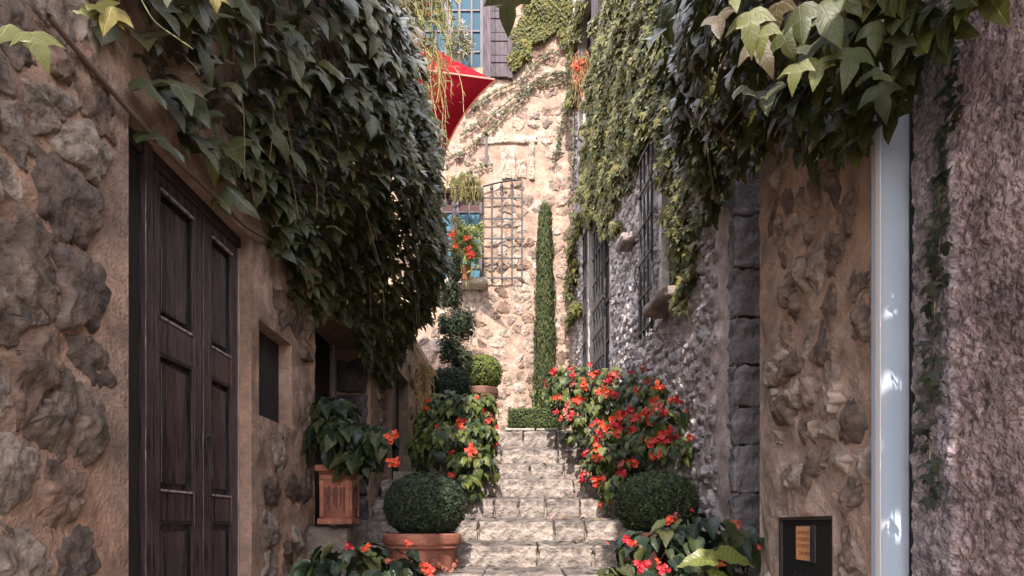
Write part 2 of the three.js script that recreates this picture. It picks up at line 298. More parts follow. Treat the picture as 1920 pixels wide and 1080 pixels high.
// ---- stairs: front distance, height of the front top edge and of the riser's foot
const PXS = [[8.5, 808, 838], [7.9, 843, 869], [7.3, 870, 899], [6.7, 899, 931], [6.15, 936, 970], [5.58, 977, 1013], [5.0, 1023, 1063], [4.42, 1077, 1120]];
const steps = PXS.map(([D, a, b]) => ({ D, t: (CY - a) / F * D, b: (CY - b) / F * D }));
while (steps.length < 11) { const l = steps[steps.length - 1]; steps.push({ D: l.D - .58, t: l.t - .24, b: l.b - .24 }); }
const landing = (D) => lerp(steps[0].t, 1.72, clamp((D - 8.5) / 2.5, 0, 1));
const stepTop = (D) => { if (D >= 8.5) return landing(D); for (let k = 1; k < steps.length; k++) if (D >= steps[k].D) return lerp(steps[k].t, steps[k - 1].b, (D - steps[k].D) / (steps[k - 1].D - steps[k].D)); return -1.5; };
{
  const st = thing('stone_stairs', 'pale limestone steps climbing between the flowering pots', 'stairs', W(0, 0, 5));
  const joints = [[868, 931, 981, 1043, 1130], [868, 940, 1047, 1140], [866, 994, 1057, 1160], [860, 926, 1076, 1170], [790, 878, 926, 973, 1023, 1087, 1180], [770, 896, 1039, 1098, 1200], [740, 850, 1009, 1113, 1180, 1290], [700, 905, 1060, 1240], [600, 900, 1150, 1350], [600, 880, 1120, 1380], [600, 900, 1100, 1400]];
  const rng = RNG(21), inv = st.position.clone().negate();
  steps.forEach((s, k) => {
    const back = k ? steps[k - 1].D : 9.1, bt = k ? steps[k - 1].b : landing(9.1), X = joints[k].map((x) => (x - CX) / F * s.D);
    X[0] = Math.max(-1.56, X[0] - .5); X[X.length - 1] = Math.min(1.5 - (k < 6 ? .1 * (6 - k) : 0) + .12, X[X.length - 1] + .5);
    if (X[0] > -1.2) X.unshift(-1.56);
    for (let i = 0; i + 1 < X.length; i++) {
      const w = X[i + 1] - X[i] - .012 - rng() * .008, hF = s.t - s.b + .03, d = back - s.D + .06, tone = .9 + rng() * .2, warm = rng();
      const c1 = mix3([.45, .405, .375], [.43, .37, .33], warm).map((x) => x * tone), c2 = mix3([.34, .28, .25], [.32, .285, .27], warm).map((x) => x * tone);
      const g = roughBlock(w, hF, d, [Math.max(6, Math.round(w / .045)), 8, 12], .02, .011, k * 7 + i * 3.1, c1, c2, 10), p = g.attributes.position;
      const lift = (rng() - .5) * .008, push = (rng() - .5) * .012;
      for (let q = 0; q < p.count; q++) {                                     // slope the top like the tread
        const y = p.getY(q), z = p.getZ(q), f = clamp(.5 - z / d, 0, 1), up = clamp((y + hF / 2) / hF, 0, 1);
        p.setXYZ(q, (X[i] + X[i + 1]) / 2 + p.getX(q), EYE + s.b - .03 + hF / 2 + y + up * f * (bt - s.t) + lift * up + inv.y, -(s.D + d / 2) + z + push + inv.z);
      }
      smoothNormals(g);
      { const nn = g.attributes.normal, cl = g.attributes.color; for (let q = 0; q < p.count; q++) { const shadeStain = 1 - .66 * sstep(nn.getY(q), .35, .85) * (.7 + .6 * fbm(p.getX(q) * 6, p.getZ(q) * 20, k, 3)) - .45 * sstep(fbm(p.getX(q) * 9 + k, p.getY(q) * 14, p.getZ(q) * 9, 4), .12, .4); cl.setXYZ(q, cl.getX(q) * shadeStain, cl.getY(q) * shadeStain, cl.getZ(q) * shadeStain); } }  // tread tops darkened in the colour as painted shade, plus random stains
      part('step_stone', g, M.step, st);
    }
    if (!k) for (const [a, b] of [[947, 1002], [1006, 1044]]) { const w = (b - a) / F * 8.5, g = roughBlock(w, .035, .4, [8, 4, 8], .01, .004, a, [.62, .58, .53], [.5, .46, .42]); g.translate((a + b - 2 * CX) / 2 / F * 8.5, EYE + s.t + .024 + inv.y, -8.72 + inv.z); part('cap_slab', g, M.step, st); }
  });
  // mortar bed under the blocks
  const bed = []; steps.forEach((s, k) => { const back = k ? steps[k - 1].D : 9.1; bed.push(bx(3.1, 1.2, back - s.D, 0, EYE + s.b - .02 - .6 + .12 + inv.y, -(s.D + .05 + (back - s.D) / 2) + inv.z)); });
  part('mortar_bed', paint(mergeGeometries(bed), [.30, .26, .23]), M.mortar, st);
}
{ // landing that rises to the back house
  const g = quad(W(-1.6, landing(9.0) - .01, 9.0), W(1.6, landing(9.0) - .01, 9.0), W(1.6, 1.72, 11.1), W(-1.6, 1.72, 11.1)); paint(g, [.42, .36, .31]);
  tag(part('path', g, M.mortar, scene), 'sloping paved landing behind the top step', 'path', null, 'structure');
}

// ---- house on the left, with the double door
const LX = -1.6;
const pal = {
  left: pick([[[.22, .17, .135], [.125, .095, .075]], [[.17, .115, .085], [.075, .052, .042]], [[.34, .285, .235], [.20, .155, .125]], [[.26, .17, .12], [.14, .095, .072]], [[.10, .076, .066], [.18, .135, .11]], [[.38, .325, .27], [.25, .195, .155]]]),
  back: pick([[[.44, .35, .295], [.31, .225, .17]], [[.49, .425, .37], [.36, .285, .235]], [[.30, .215, .165], [.21, .14, .105]], [[.40, .28, .215], [.48, .385, .32]], [[.27, .205, .175], [.38, .295, .25]], [[.54, .475, .425], [.42, .35, .30]]]),
  right: pick([[[.55, .525, .555], [.38, .355, .37]], [[.63, .605, .625], [.46, .44, .46]], [[.48, .455, .47], [.58, .55, .565]], [[.55, .50, .50], [.40, .365, .37]]]),
  pier: pick([[[.40, .31, .26], [.27, .20, .165]], [[.50, .42, .36], [.34, .265, .22]], [[.29, .215, .18], [.18, .135, .115]], [[.54, .46, .40], [.40, .33, .28]]]),
};
const DOOR = { u0: 2.49, u1: 3.62, v0: -1.52, v1: 1.69 }, NICHE = { u0: 3.72, u1: 4.25, v0: .67, v1: 1.25 }, RECESS = { u0: 4.72, u1: 6.45, v0: -.75, v1: 1.86 };
{
  const h = thing('stone_house', 'brown rubble stone house with the dark double door under the vine', 'house', W(LX, 0, 0), Math.PI / 2);
  const holes = [DOOR, NICHE, RECESS];
  const mc = (u, v) => { const k = .95 + .45 * fbm(u * 2.2, v * 2.2, 4), w = clamp(.5 + fbm(u * .9, v * .9, 9) * 1.2, 0, 1), c = mix3([.36, .225, .155], [.33, .235, .185], w); return c.map((x) => x * k); };
  const jamb = (u) => (u > 2.29 && u < 2.49 ? .25 : 1);
  const md = (u, v) => (.018 * fbm(u * 3, v * 3, 2, 3) + .012 * fbm(u * 12, v * 9, 5, 3)) * jamb(u) + (u > 3.62 ? .02 * fbm(u * 7, v * 5, 8, 3) : 0);
  part('wall', sheet({ u0: 1.2, u1: 7.3, v0: -1.5, v1: 6, cell: .035, holes, disp: md, color: mc }), M.mortar, h);
  part('wall', sheet({ u0: -1, u1: 1.2, v0: -1.5, v1: 6, cell: .2, disp: (u, v) => (u > 1.1 ? md(1.2, v) : md(u, v)), color: mc }), M.mortar, h);
  for (const fs of [reveal(DOOR, .12, true), reveal(NICHE, .42), reveal(RECESS, .42)]) part('reveal', paint(mergeGeometries(fs), (u, v) => mc(u, v)), M.mortar, h);
  part('niche_shade_sheet', bx(.527, .577, .02, 3.985, .96, -.10), std([.012, .009, .008], .8, { map: T.wood, bumpMap: T.woodBump, bumpScale: .004 }), h);  // black sheet added inside the niche, standing in for its deep shade
  part('niche_back', paint(quad(V3(3.72, .67, -.415), V3(4.25, .67, -.415), V3(4.25, 1.25, -.415), V3(3.72, 1.25, -.415)), [.02, .016, .014]), M.mortar, h);  // back painted near black, in place of shade from the depth
  part('core', paint(mergeGeometries([bx(8.3, 7.5, .5, 3.15, 2.25, -.75), bx(.1, 7.5, .5, -.95, 2.25, -.255), bx(.1, 7.5, .5, 7.24, 2.25, -.255)]), [.3, .22, .17]), M.mortar, h);
  part('roof', paint(bx(8.4, .12, 1.2, 3.15, 6.07, -.62), [.35, .16, .10]), M.mortar, h);
  const base = (u, v) => md(u, v);
  stones(h, { u0: 1.2, u1: 2.42, v0: -1.4, v1: 3.4, su: .205, sv: .25, drop: .0, gap: .009, jit: 1, seed: 101, palette: pal.left, mat: M.stone, holes, h: [.012, .032], amp: .007, N: 52, rings: [1, .98, .94, .88, .8, .7, .58, .45, .3, .15], base, ragged: .3, smooth: 1, pow: 5, tilt: .12, max: 90, fr: 9 });
  stones(h, { u0: 2.32, u1: 7.25, v0: -1.4, v1: 5.6, su: .27, sv: .24, drop: (u, v) => (u > 4.3 && u < 4.7 ? .1 : .22), gap: .022, jit: 1, seed: 131, palette: pal.left, mat: M.stone, holes, h: [.012, .04], amp: .008, N: 32, rings: [1, .96, .88, .76, .6, .4, .2], base, ragged: .3, smooth: 1, pow: 5, tilt: .15, max: 205, fr: 10 });
  // double door, set back in its opening
  const d = sub('double_door', h), wz = -.085;
  const leaf = (a, b, k) => {
    const w = b - a, st = .075, zs = wz + .012;
    for (const [x0, x1] of [[a, a + st], [b - st, b]]) part('stile', bx(x1 - x0 - .003, 3.1, .05, (x0 + x1) / 2, .1, zs - .025, .004), M.doorWood, d);
    const rows = [[1.56, 1.65], [.80, .955], [.02, .155], [-.62, -.50], [-1.5, -1.3]];
    for (const [y0, y1] of rows) part('rail', bx(w - 2 * st - .004, y1 - y0, .046, (a + b) / 2, (y0 + y1) / 2, zs - .026, .004), M.doorWood, d);
    for (let i = 0; i + 1 < rows.length; i++) {
      const y1 = rows[i][0], y0 = rows[i + 1][1], x0 = a + st, x1 = b - st, wp = x1 - x0, hp = y1 - y0;
      part('panel', bx(wp, hp, .02, (x0 + x1) / 2, (y0 + y1) / 2, zs - .04, 0), M.doorWood, d);
      part('raised_field', bx(wp - .09, hp - .09, .02, (x0 + x1) / 2, (y0 + y1) / 2, zs - .022, .007), M.doorWood, d);
      const f = .016; part('moulding', [bx(f, hp - .004, .018, x0 + f / 2 + .002, (y0 + y1) / 2, zs - .008, .005), bx(f, hp - .004, .018, x1 - f / 2 - .002, (y0 + y1) / 2, zs - .008, .005), bx(wp - .04, f, .018, (x0 + x1) / 2, y1 - f / 2 - .002, zs - .008, .005)], M.doorDark, d);
      part('worn_ledge', bx(wp - .03, .011, .022, (x0 + x1) / 2, y0 + .008, zs - .006, .003), M.wornEdge, d);
      if (!i) part('worn_ledge', bx(wp - .02, .012, .024, (x0 + x1) / 2, y1 - .006, zs - .002, .003), M.wornEdge, d);
    }
    if (k) { part('keyhole_plate', bx(.016, .11, .006, a + .028, .43, zs + .004, .002), M.iron, d); part('handle', [bx(.03, .012, .03, a + .028, .47, zs + .012, .003), bx(.012, .012, .07, a + .04, .47, zs + .03, .003)], M.iron, d); part('edge_strip', bx(.012, 3.1, .02, b + .008, .1, zs - .004, .002), M.wornEdge, d); }
  };
  part('door_frame', [bx(.2, 3.2, .07, 2.6, .1, wz - .03, .006), bx(1.13, .06, .05, 3.055, 1.66, wz, .006)], M.doorDark, d);
  part('frame_post', bx(.05, 3.2, .06, 2.715, .1, wz + .005, .006), M.doorWood, d);
  leaf(2.745, 3.20, 0); leaf(3.215, 3.605, 1);
  part('backing', bx(1.13, 3.2, .02, 3.055, .1, wz - .075), M.dark, d);
  // deep doorway further along
  const d2 = sub('recessed_door', h);
  part('door_board', bx(1.72, 2.7, .04, 5.585, .55, -.4), M.doorDark, d2);
  part('frame_post', bx(.07, 2.6, .06, 6.33, .55, -.36, .005), M.wornEdge, d2);
  const rr = RNG(5);
  for (let i = 0; i < 7; i++) { const y = -.6 + i * .36, g = roughBlock(.34, .33, .06, [7, 7, 3], .02, .02, i * 3, [.13, .105, .115], [.08, .065, .075]); g.rotateY(Math.PI / 2); g.translate(6.425, y, -.2 - (rr() - .5) * .02); part('jamb_stone', g, M.stone, d2); }
  // stone ledge in front of the doorway that carries the square planter
  const lg = roughBlock(.62, .7, .5, [12, 10, 8], .03, .015, 3, [.30, .25, .22], [.22, .18, .16]); lg.translate(4.86, -.365, .05); part('ledge', lg, M.stone, h);
}
{ // lower terrace wall further up
  const h = thing('terrace_wall', 'low stone terrace wall with a dark gate beyond the brown house', 'wall', W(LX, 0, 0), Math.PI / 2);
  const G = { u0: 7.5, u1: 8.6, v0: .3, v1: 2.0 }, md = (u, v) => .03 * fbm(u * 3, v * 3, 12, 4), mc = (u, v) => { const k = 1 + .4 * fbm(u * 2, v * 2, 14); return [.36 * k, .265 * k, .20 * k]; };
  part('wall', sheet({ u0: 7.3, u1: 11.1, v0: -.5, v1: 2.6, cell: .05, holes: [G], disp: md, color: mc }), M.mortar, h);
  part('reveal', paint(mergeGeometries(reveal(G, .2)), [.25, .19, .15]), M.mortar, h);
  const gt = sub('gate', h); for (let i = 0; i < 6; i++) part('board', bx(.178, 1.7, .03, 7.59 + i * .183, 1.15, -.15, .004), M.doorDark, gt);
  part('coping', paint(bx(3.8, .1, 2.4, 9.2, 2.66, -1.15), [.5, .42, .35]), M.mortar, h);
  stones(h, { u0: 7.3, u1: 11, v0: -.4, v1: 2.5, su: .3, sv: .22, drop: .12, gap: .03, seed: 151, palette: pal.left, mat: M.stone, holes: [G], h: [.02, .04], amp: .01, N: 20, base: md, max: 100 });
}
// ---- sunlit house at the back
const BD = 11, bu = (px) => (px - CX) / F * BD, bv = (py) => (CY - py) / F * BD;
{
  const h = thing('stone_house', 'sunlit pale stone house with the open iron grille at the end', 'house', W(0, 0, BD), 0);
  const W1 = { u0: bu(800), u1: bu(904), v0: bv(530), v1: bv(352) }, W2 = { u0: bu(770), u1: bu(906), v0: bv(126), v1: bv(-110) };
  const holes = [W1, W2], md = (u, v) => .022 * fbm(u * 4, v * 4, 21, 4), mc = (u, v) => { const k = 1 + .22 * fbm(u * 2.5, v * 2.5, 24), w = clamp(.5 + fbm(u * .8, v * .8, 29) * 1.2, 0, 1), c = mix3([.43, .30, .24], [.43, .325, .265], w); return c.map((x) => x * k); };
  part('wall', sheet({ u0: -4.5, u1: 2.6, v0: -.3, v1: 12.5, cell: .06, holes, disp: md, color: mc }), M.mortar, h);
  for (const fs of [reveal(W1, .24), reveal(W2, .2)]) part('reveal', paint(mergeGeometries(fs), [.45, .34, .27]), M.mortar, h);
  part('core', paint(bx(7.1, 12.8, .4, -.95, 6.1, -.6), [.5, .4, .3]), M.mortar, h);
  const blocks = [[890, 1008, 253, 272], [938, 968, 276, 338], [990, 1004, 262, 340], [968, 988, 300, 336], [846, 868, 318, 344], [870, 900, 322, 348], [1010, 1040, 404, 440]];
  const bh = blocks.map(([a, b, c, d]) => ({ u0: bu(a), u1: bu(b), v0: bv(d), v1: bv(c) }));
  blocks.slice(0, 6).forEach((q, i) => { const o = bh[i], g = roughBlock(o.u1 - o.u0 - .02, o.v1 - o.v0 - .02, .14, [10, 8, 4], .025, .016, i * 5, [.56, .48, .40], [.46, .38, .31]); g.translate((o.u0 + o.u1) / 2, (o.v0 + o.v1) / 2, -.035); part('lintel_block', g, M.stoneFar, h); });
  stones(h, { u0: -2.2, u1: 1.6, v0: .9, v1: 10.8, su: .27, sv: .19, drop: .12, gap: .017, stain: .2, seed: 171, palette: pal.back, mat: M.stoneFar, holes: [...holes, ...bh.slice(0, 6)], h: [.008, .026], amp: .011, fr: 10, N: 26, rings: [1, .93, .8, .6, .35], base: md, margin: .01, jit: 1.05, ragged: .35, smooth: 1, pow: 5, max: 300, tilt: .12, only: (px, py) => px > 790 && px < 1100 && py > -200 });
  // windows
  const win = (H, w, cols, rows, warm, glass) => {
    const f = sub('window', h), cw = (H.u1 - H.u0) / cols, rh = (H.v1 - H.v0) / rows, z = -w;
    part('casement', [bx(H.u1 - H.u0, .07, .06, (H.u0 + H.u1) / 2, H.v0 + .035, z), bx(H.u1 - H.u0, .07, .06, (H.u0 + H.u1) / 2, H.v1 - .035, z), bx(.06, H.v1 - H.v0 - .142, .058, H.u0 + .03, (H.v0 + H.v1) / 2, z), bx(.06, H.v1 - H.v0 - .142, .058, H.u1 - .03, (H.v0 + H.v1) / 2, z)], M.windowWood, f);
    for (let i = 1; i < cols; i++) part('mullion', bx(i === Math.floor(cols / 2) ? .13 : .035, H.v1 - H.v0 - .15, .05, H.u0 + i * cw, (H.v0 + H.v1) / 2, z + (i === 2 ? .012 : 0), .004), M.windowWood, f);
    for (let j = 1; j < rows; j++) part('glazing_bar', bx(H.u1 - H.u0 - .13, .032, .04, (H.u0 + H.u1) / 2, H.v0 + j * rh, z - .004, .004), M.windowWood, f);
    for (let i = 0; i < cols; i++) for (let j = 0; j < rows; j++) part('pane', bx(cw - .02, rh - .02, .006, H.u0 + (i + .5) * cw, H.v0 + (j + .5) * rh, z - .01), warm(i, j) ? M.paneWarm : glass, f);
    part('room_screen', bx(H.u1 - H.u0, H.v1 - H.v0, .01, (H.u0 + H.u1) / 2, (H.v0 + H.v1) / 2, z - .05), M.dark, f);
  };
  win(W1, .2, 4, 5, (i, j) => j === 4, M.pane); win(W2, .14, 6, 6, (i, j) => j === 4, M.paneHigh);
  const sl = roughBlock(bu(915) - bu(780), .13, .42, [14, 5, 8], .03, .008, 3, [.58, .54, .48], [.46, .42, .37]); sl.translate((bu(915) + bu(780)) / 2, bv(530) - .07, .08); part('sill', sl, M.stoneFar, h);
  // louvred shutter folded back on the wall
  const sh = sub('shutter', h), su0 = bu(907), su1 = bu(961), ys = [150, 124, 110, 84, 68, 42, 28, 2, -20, -46, -60, -90];
  for (let i = 0; i + 1 < ys.length; i++) part('plank', bx(su1 - su0 - .2, bv(ys[i + 1]) - bv(ys[i]) - .012, .035, (su0 + su1) / 2 + .03, (bv(ys[i]) + bv(ys[i + 1])) / 2, .06 + (i % 2) * .008, .006), M.greyWood, sh);
  part('stile', bx(.14, 2.35, .05, su0 + .06, (bv(150) + bv(-90)) / 2, .066, .006), M.greyWood, sh); part('stile', bx(.085, 2.35, .05, su1 - .04, (bv(150) + bv(-90)) / 2, .066, .006), M.greyWood, sh);
  // iron grille standing open
  const gr = sub('window_grille', h), gz = .09, bar = .013, vb = [906, 922.5, 941, 960, 978.5], hb = [377, 415.5, 452.5, 489, 526], topY = (px) => 342 + Math.pow((979 - px) / 73, 1.6) * 13;
  vb.forEach((x, i) => { const y1 = i % 4 ? 352 + (960 - x) * .16 : topY(x), g = bx(bar * 2, bv(y1) - bv(528), bar * 2, bu(x), (bv(y1) + bv(528)) / 2, gz); part('bar', g, M.iron, gr); if (i % 4) part('spearhead', lathe([[.002, .14], [.02, .09], [.034, .05], [.02, .02], [.012, 0], [.026, -.012], [.012, -.03]].map(([r, y]) => [r, y]), 10).translate(bu(x), bv(y1) - .06, gz), M.iron, gr); });
  for (const y of hb) part('crossbar', bx(bu(979) - bu(905), bar * 2, bar, (bu(979) + bu(905)) / 2, bv(y), gz + .014), M.iron, gr);
  part('arched_rail', tube([906, 925, 942, 960, 979].map((x) => V3(bu(x), bv(topY(x)), gz)), .014, 20, 6), M.iron, gr);
  part('hinge_pin', [bx(.03, .03, .12, bu(906), bv(400), .05), bx(.03, .03, .12, bu(906), bv(500), .05), bx(.02, .02, .1, bu(978), bv(452), .05)], M.iron, gr);
  const tie = bx(.05, bv(242) - bv(310), .02, bu(912), (bv(242) + bv(310)) / 2, .04); tie.rotateZ(.0); part('wall_tie', tie, M.iron, h);
}
// ---- rubble house along the right, closing in with distance
const RN = V3(-.9947, 0, .103).normalize(), RTH = Math.atan2(RN.x, RN.z), R0 = W(.907, 0, 11);
const ruOf = (D) => (11 - D) / .9947;                                          // u of a point of the wall at distance D
{
  const h = thing('stone_house', 'long grey rubble stone house with barred windows and ivy beside the steps', 'house', R0, RTH);
  const win1 = { u0: ruOf(9.7), u1: ruOf(8.35), v0: 1.6, v1: 4.75 }, win2 = { u0: ruOf(6.2), u1: ruOf(5.5), v0: 2.18, v1: 3.95 }, win3 = { u0: ruOf(10.5), u1: ruOf(9.2), v0: 6.3, v1: 8.6 };
  const holes = [win1, win2, win3], UE = ruOf(4.5);
  const md = (u, v) => .03 * fbm(u * 4, v * 4, 41, 4) + .012 * fbm(u * 14, v * 14, 43, 2), mc = (u, v) => { const k = 1 + .3 * fbm(u * 2.5, v * 2.5, 44), w = sstep(u, 4.0, 6.0), c = mix3([.56, .53, .56], [.54, .465, .455], w); return c.map((x) => x * k); };
  part('wall', sheet({ u0: -.4, u1: UE, v0: -1.5, v1: 9.5, cell: .05, holes, disp: md, color: mc }), M.mortar, h);
  for (const fs of [reveal(win1, .3), reveal(win2, .25), reveal(win3, .2)]) part('reveal', paint(mergeGeometries(fs), [.56, .53, .50]), M.mortar, h);
  part('core', paint(mergeGeometries([bx(UE + .1, 11, .5, UE / 2 - .2, 4, -.75), bx(.2, 11, 1.4, UE - .17, 4, -1.0)]), [.3, .28, .28]), M.mortar, h);
  stones(h, { u0: -.3, u1: UE - .3, v0: -.6, v1: 9.3, su: .12, sv: .115, drop: .06, gap: .008, stain: .25, seed: 201, palette: pal.right, mat: M.stoneFar, holes, h: [.01, .036], amp: .011, fr: 17, N: 14, rings: [1, .88, .6, .3], base: md, ragged: .45, smooth: 0, pow: 2.5, tilt: .6, max: 300, only: (px, py) => px > 1040 && px < 1440 && py > -350 && py < 1150 });
  const rng = RNG(33);
  for (let i = 0, y = -1.4; y < 4.2; i++) { const bh = .27 + rng() * .14, w1 = .09 + rng() * .03, t = rng(), c = mix3([.40, .385, .42], [.27, .255, .285], t); const g = roughBlock(w1, bh - .012, .4, [7, 9, 9], .018, .022, i * 3, c, c.map((x) => x * .8)); g.translate(UE - .06 - w1 / 2 + .07, y + bh / 2, -.17); part('quoin', g, M.stone, h); if (1) { const g2 = roughBlock(.2, bh - .012, .5, [6, 8, 9], .018, .026, i * 5 + 1, c.map((x) => x * .92), c.map((x) => x * .72)); g2.translate(UE - .06 - .04, y + bh / 2, -.64); part('quoin', g2, M.stone, h); } y += bh; }
  // windows: glazing, grilles of bars and sills
  const glaz = (H, w, cols, rows) => { const f = sub('window', h), cw = (H.u1 - H.u0) / cols, rh = (H.v1 - H.v0) / rows; for (let i = 0; i <= cols; i++) part('mullion', bx(.05, H.v1 - H.v0, .05, H.u0 + i * cw, (H.v0 + H.v1) / 2, -w, .004), M.greyWood, f); for (let j = 0; j <= rows; j++) part('glazing_bar', bx(H.u1 - H.u0, .04, .04, (H.u0 + H.u1) / 2, H.v0 + j * rh, -w - .004), M.greyWood, f); for (let i = 0; i < cols; i++) for (let j = 0; j < rows; j++) part('pane', bx(cw - .03, rh - .03, .006, H.u0 + (i + .5) * cw, H.v0 + (j + .5) * rh, -w - .012), M.paneDark, f); part('room_screen', bx(H.u1 - H.u0, H.v1 - H.v0, .01, (H.u0 + H.u1) / 2, (H.v0 + H.v1) / 2, -w - .06), M.dark, f); };
  glaz(win1, .26, 2, 5); glaz(win2, .2, 2, 4); glaz(win3, .16, 2, 4);
  const grille = (u0, u1, v0, v1, z, n, m) => { const f = sub('window_grille', h); for (let i = 0; i < n; i++) part('bar', bx(.022, v1 - v0, .022, lerp(u0, u1, i / (n - 1)), (v0 + v1) / 2, z), M.iron, f); for (let j = 0; j < m; j++) part('crossbar', bx(u1 - u0 + .06, .026, .014, (u0 + u1) / 2, lerp(v0 + .05, v1 - .05, j / (m - 1)), z + .018), M.iron, f); return f; };
  grille(win1.u0 + .72, win1.u1 + .02, 1.5, 4.7, .07, 5, 9); grille(win1.u0 - .05, win1.u0 + .2, 1.5, 4.6, .07, 3, 8);
  const lf = grille(ruOf(6.62), ruOf(6.24), 2.0, 3.95, .09, 4, 6); grille(win2.u0 + .05, win2.u1 - .05, 2.25, 3.95, -.08, 5, 5);
  part('hook', tube([V3(ruOf(6.66), 2.55, .1), V3(ruOf(6.7), 2.7, .13), V3(ruOf(6.66), 2.82, .12), V3(ruOf(6.62), 2.7, .1), V3(ruOf(6.64), 2.35, .1), V3(ruOf(6.64), 2.02, .1)], .009, 26, 6), M.iron, lf);
  const s2 = roughBlock(.6, .11, .34, [14, 5, 8], .03, .008, 3, [.34, .28, .25], [.25, .2, .18]); s2.translate((win2.u0 + win2.u1) / 2, 2.12, .05); part('sill', s2, M.stone, h);
  const s3 = roughBlock(.34, .12, .24, [8, 5, 8], .04, .01, 8, [.42, .36, .34], [.3, .26, .25]); s3.rotateX(.25); s3.translate(ruOf(7.15), 3.3, .08); part('corbel', s3, M.stone, h);
  const sh = sub('shutter', h); for (let i = 0; i < 5; i++) part('plank', bx(.12, 2.2, .035, win3.u1 + .1 + i * .123, 7.45, .06, .005), M.greyWood, sh);
  part('lamp_bracket', tube([V3(ruOf(9.9), 6.45, .02), V3(ruOf(9.9), 6.4, .1), V3(ruOf(9.9), 6.25, .12), V3(ruOf(9.9), 6.18, .06)], .014, 16, 6), M.iron, h);
}
// ---- near right: rubble wall, cabinet, pipe, roughcast wall
const PX = 1.45;
const CAB = { u0: -3.47, u1: -2.87, v0: -.75, v1: .045 };
{
  const h = thing('rubble_wall', 'brown plastered rubble wall with sparse stones and the black cabinet', 'wall', W(PX, 0, 0), -Math.PI / 2);
  const holes = [CAB], md = (u, v) => .03 * fbm(u * 3.2, v * 2.6, 61, 4) + .01 * fbm(u * 14, v * 10, 63, 3), mc = (u, v) => { const k = 1 + .35 * fbm(u * 3, v * 2, 64), w = sstep(v + .4 * fbm(u * 2, v * 2, 66), .4, 1.5), c = mix3([.50, .385, .33], [.46, .325, .245], w); return c.map((x) => x * k); };
  part('wall', sheet({ u0: -3.72, u1: -2.49, v0: -1.5, v1: 4.2, cell: .03, holes, disp: md, color: mc }), M.mortar, h);
  part('reveal', paint(mergeGeometries(reveal(CAB, .05)), [.2, .15, .13]), M.mortar, h);
  part('end_face', paint(mergeGeometries([quad(V3(-3.72, -1.5, .012), V3(-3.72, 4.2, .012), V3(-3.72, 4.2, -.6), V3(-3.72, -1.5, -.6)), quad(V3(-2.49, -1.5, .012), V3(-2.49, 4.2, .012), V3(-2.49, 4.2, -.6), V3(-2.49, -1.5, -.6)), quad(V3(-3.72, 4.2, 0), V3(-2.49, 4.2, 0), V3(-2.49, 4.2, -.6), V3(-3.72, 4.2, -.6)), quad(V3(-3.72, -1.5, -.3), V3(-2.49, -1.5, -.3), V3(-2.49, 4.2, -.3), V3(-3.72, 4.2, -.3))]), [.33, .26, .22]), M.mortar, h);
  stones(h, { u0: -3.72, u1: -2.5, v0: -1.4, v1: 3.6, su: .16, sv: .19, drop: (u, v) => (v > .6 ? .3 : .42), gap: .022, seed: 221, palette: pal.pier, mat: M.stone, holes, h: [.014, .045], amp: .010, fr: 11, N: 40, rings: [1, .96, .89, .8, .68, .54, .38, .2], base: md, ragged: .45, smooth: 1, pow: 4, jit: 1.05, tilt: .2, max: 200 });
  const c = thing('meter_cabinet', 'black metal cabinet with a small paper notice set in the brown rubble wall', 'cabinet', W(PX, -1.0, 3.17), -Math.PI / 2), cy = 1.0;
  part('cabinet_door', bx(.57, .76, .03, 0, cy - .352, -.03, .006), std([.012, .012, .013], .5), c);
  part('cabinet_frame', [bx(.6, .018, .045, 0, cy + .036, -.022), bx(.016, .775, .045, -.292, cy - .36, -.022), bx(.016, .775, .045, .292, cy - .36, -.022)], std([.03, .022, .02], .6), c);
  for (let i = 0; i < 5; i++) part('vent_slot', bx(.012, .05, .006, -.12 + i * .06, cy - .27, -.013), M.dark, c);
  const S = document.createElement('canvas'); S.width = 256; S.height = 340; const x = S.getContext('2d');
  x.fillStyle = '#d39a6c'; x.fillRect(0, 0, 256, 340); const r = RNG(3); for (let i = 0; i < 300; i++) { x.fillStyle = `rgba(${150 + r() * 90},${100 + r() * 70},${60 + r() * 60},.18)`; x.fillRect(r() * 256, r() * 340, 20 * r(), 40 * r()); }
  x.fillStyle = '#5a1410'; x.font = 'bold 46px sans-serif'; x.textAlign = 'center';
  [["COFFRET ARRÊT", 82], ["À N'UTILISER QU'EN", 146], ["CAS D'INCENDIE", 214]].forEach(([t, y]) => { x.save(); x.translate(128, y); const w = x.measureText(t).width; x.scale(226 / w, 1.05); x.fillText(t, 0, 0); x.restore(); });
  x.save(); x.translate(150, 290); x.scale(.8, 1.05); x.fillText('SUR ORDRE', 0, 0); x.restore();
  const tx = new THREE.CanvasTexture(S); tx.colorSpace = THREE.SRGBColorSpace;
  const np = new THREE.PlaneGeometry(.185, .175, 4, 4); { const p = np.attributes.position; for (let i = 0; i < p.count; i++) p.setZ(i, .012 * Math.max(0, p.getX(i) / .09) ** 2); np.computeVertexNormals(); }
  const nt = sub('notice', c); nt.position.set(-.005, cy - .093, -.006);
  part('paper', np, std([1, 1, 1], .7, { map: tx }), nt); part('plastic_sleeve', bx(.205, .19, .004, .012, 0, -.005), std([.06, .06, .075], .25), nt);
}
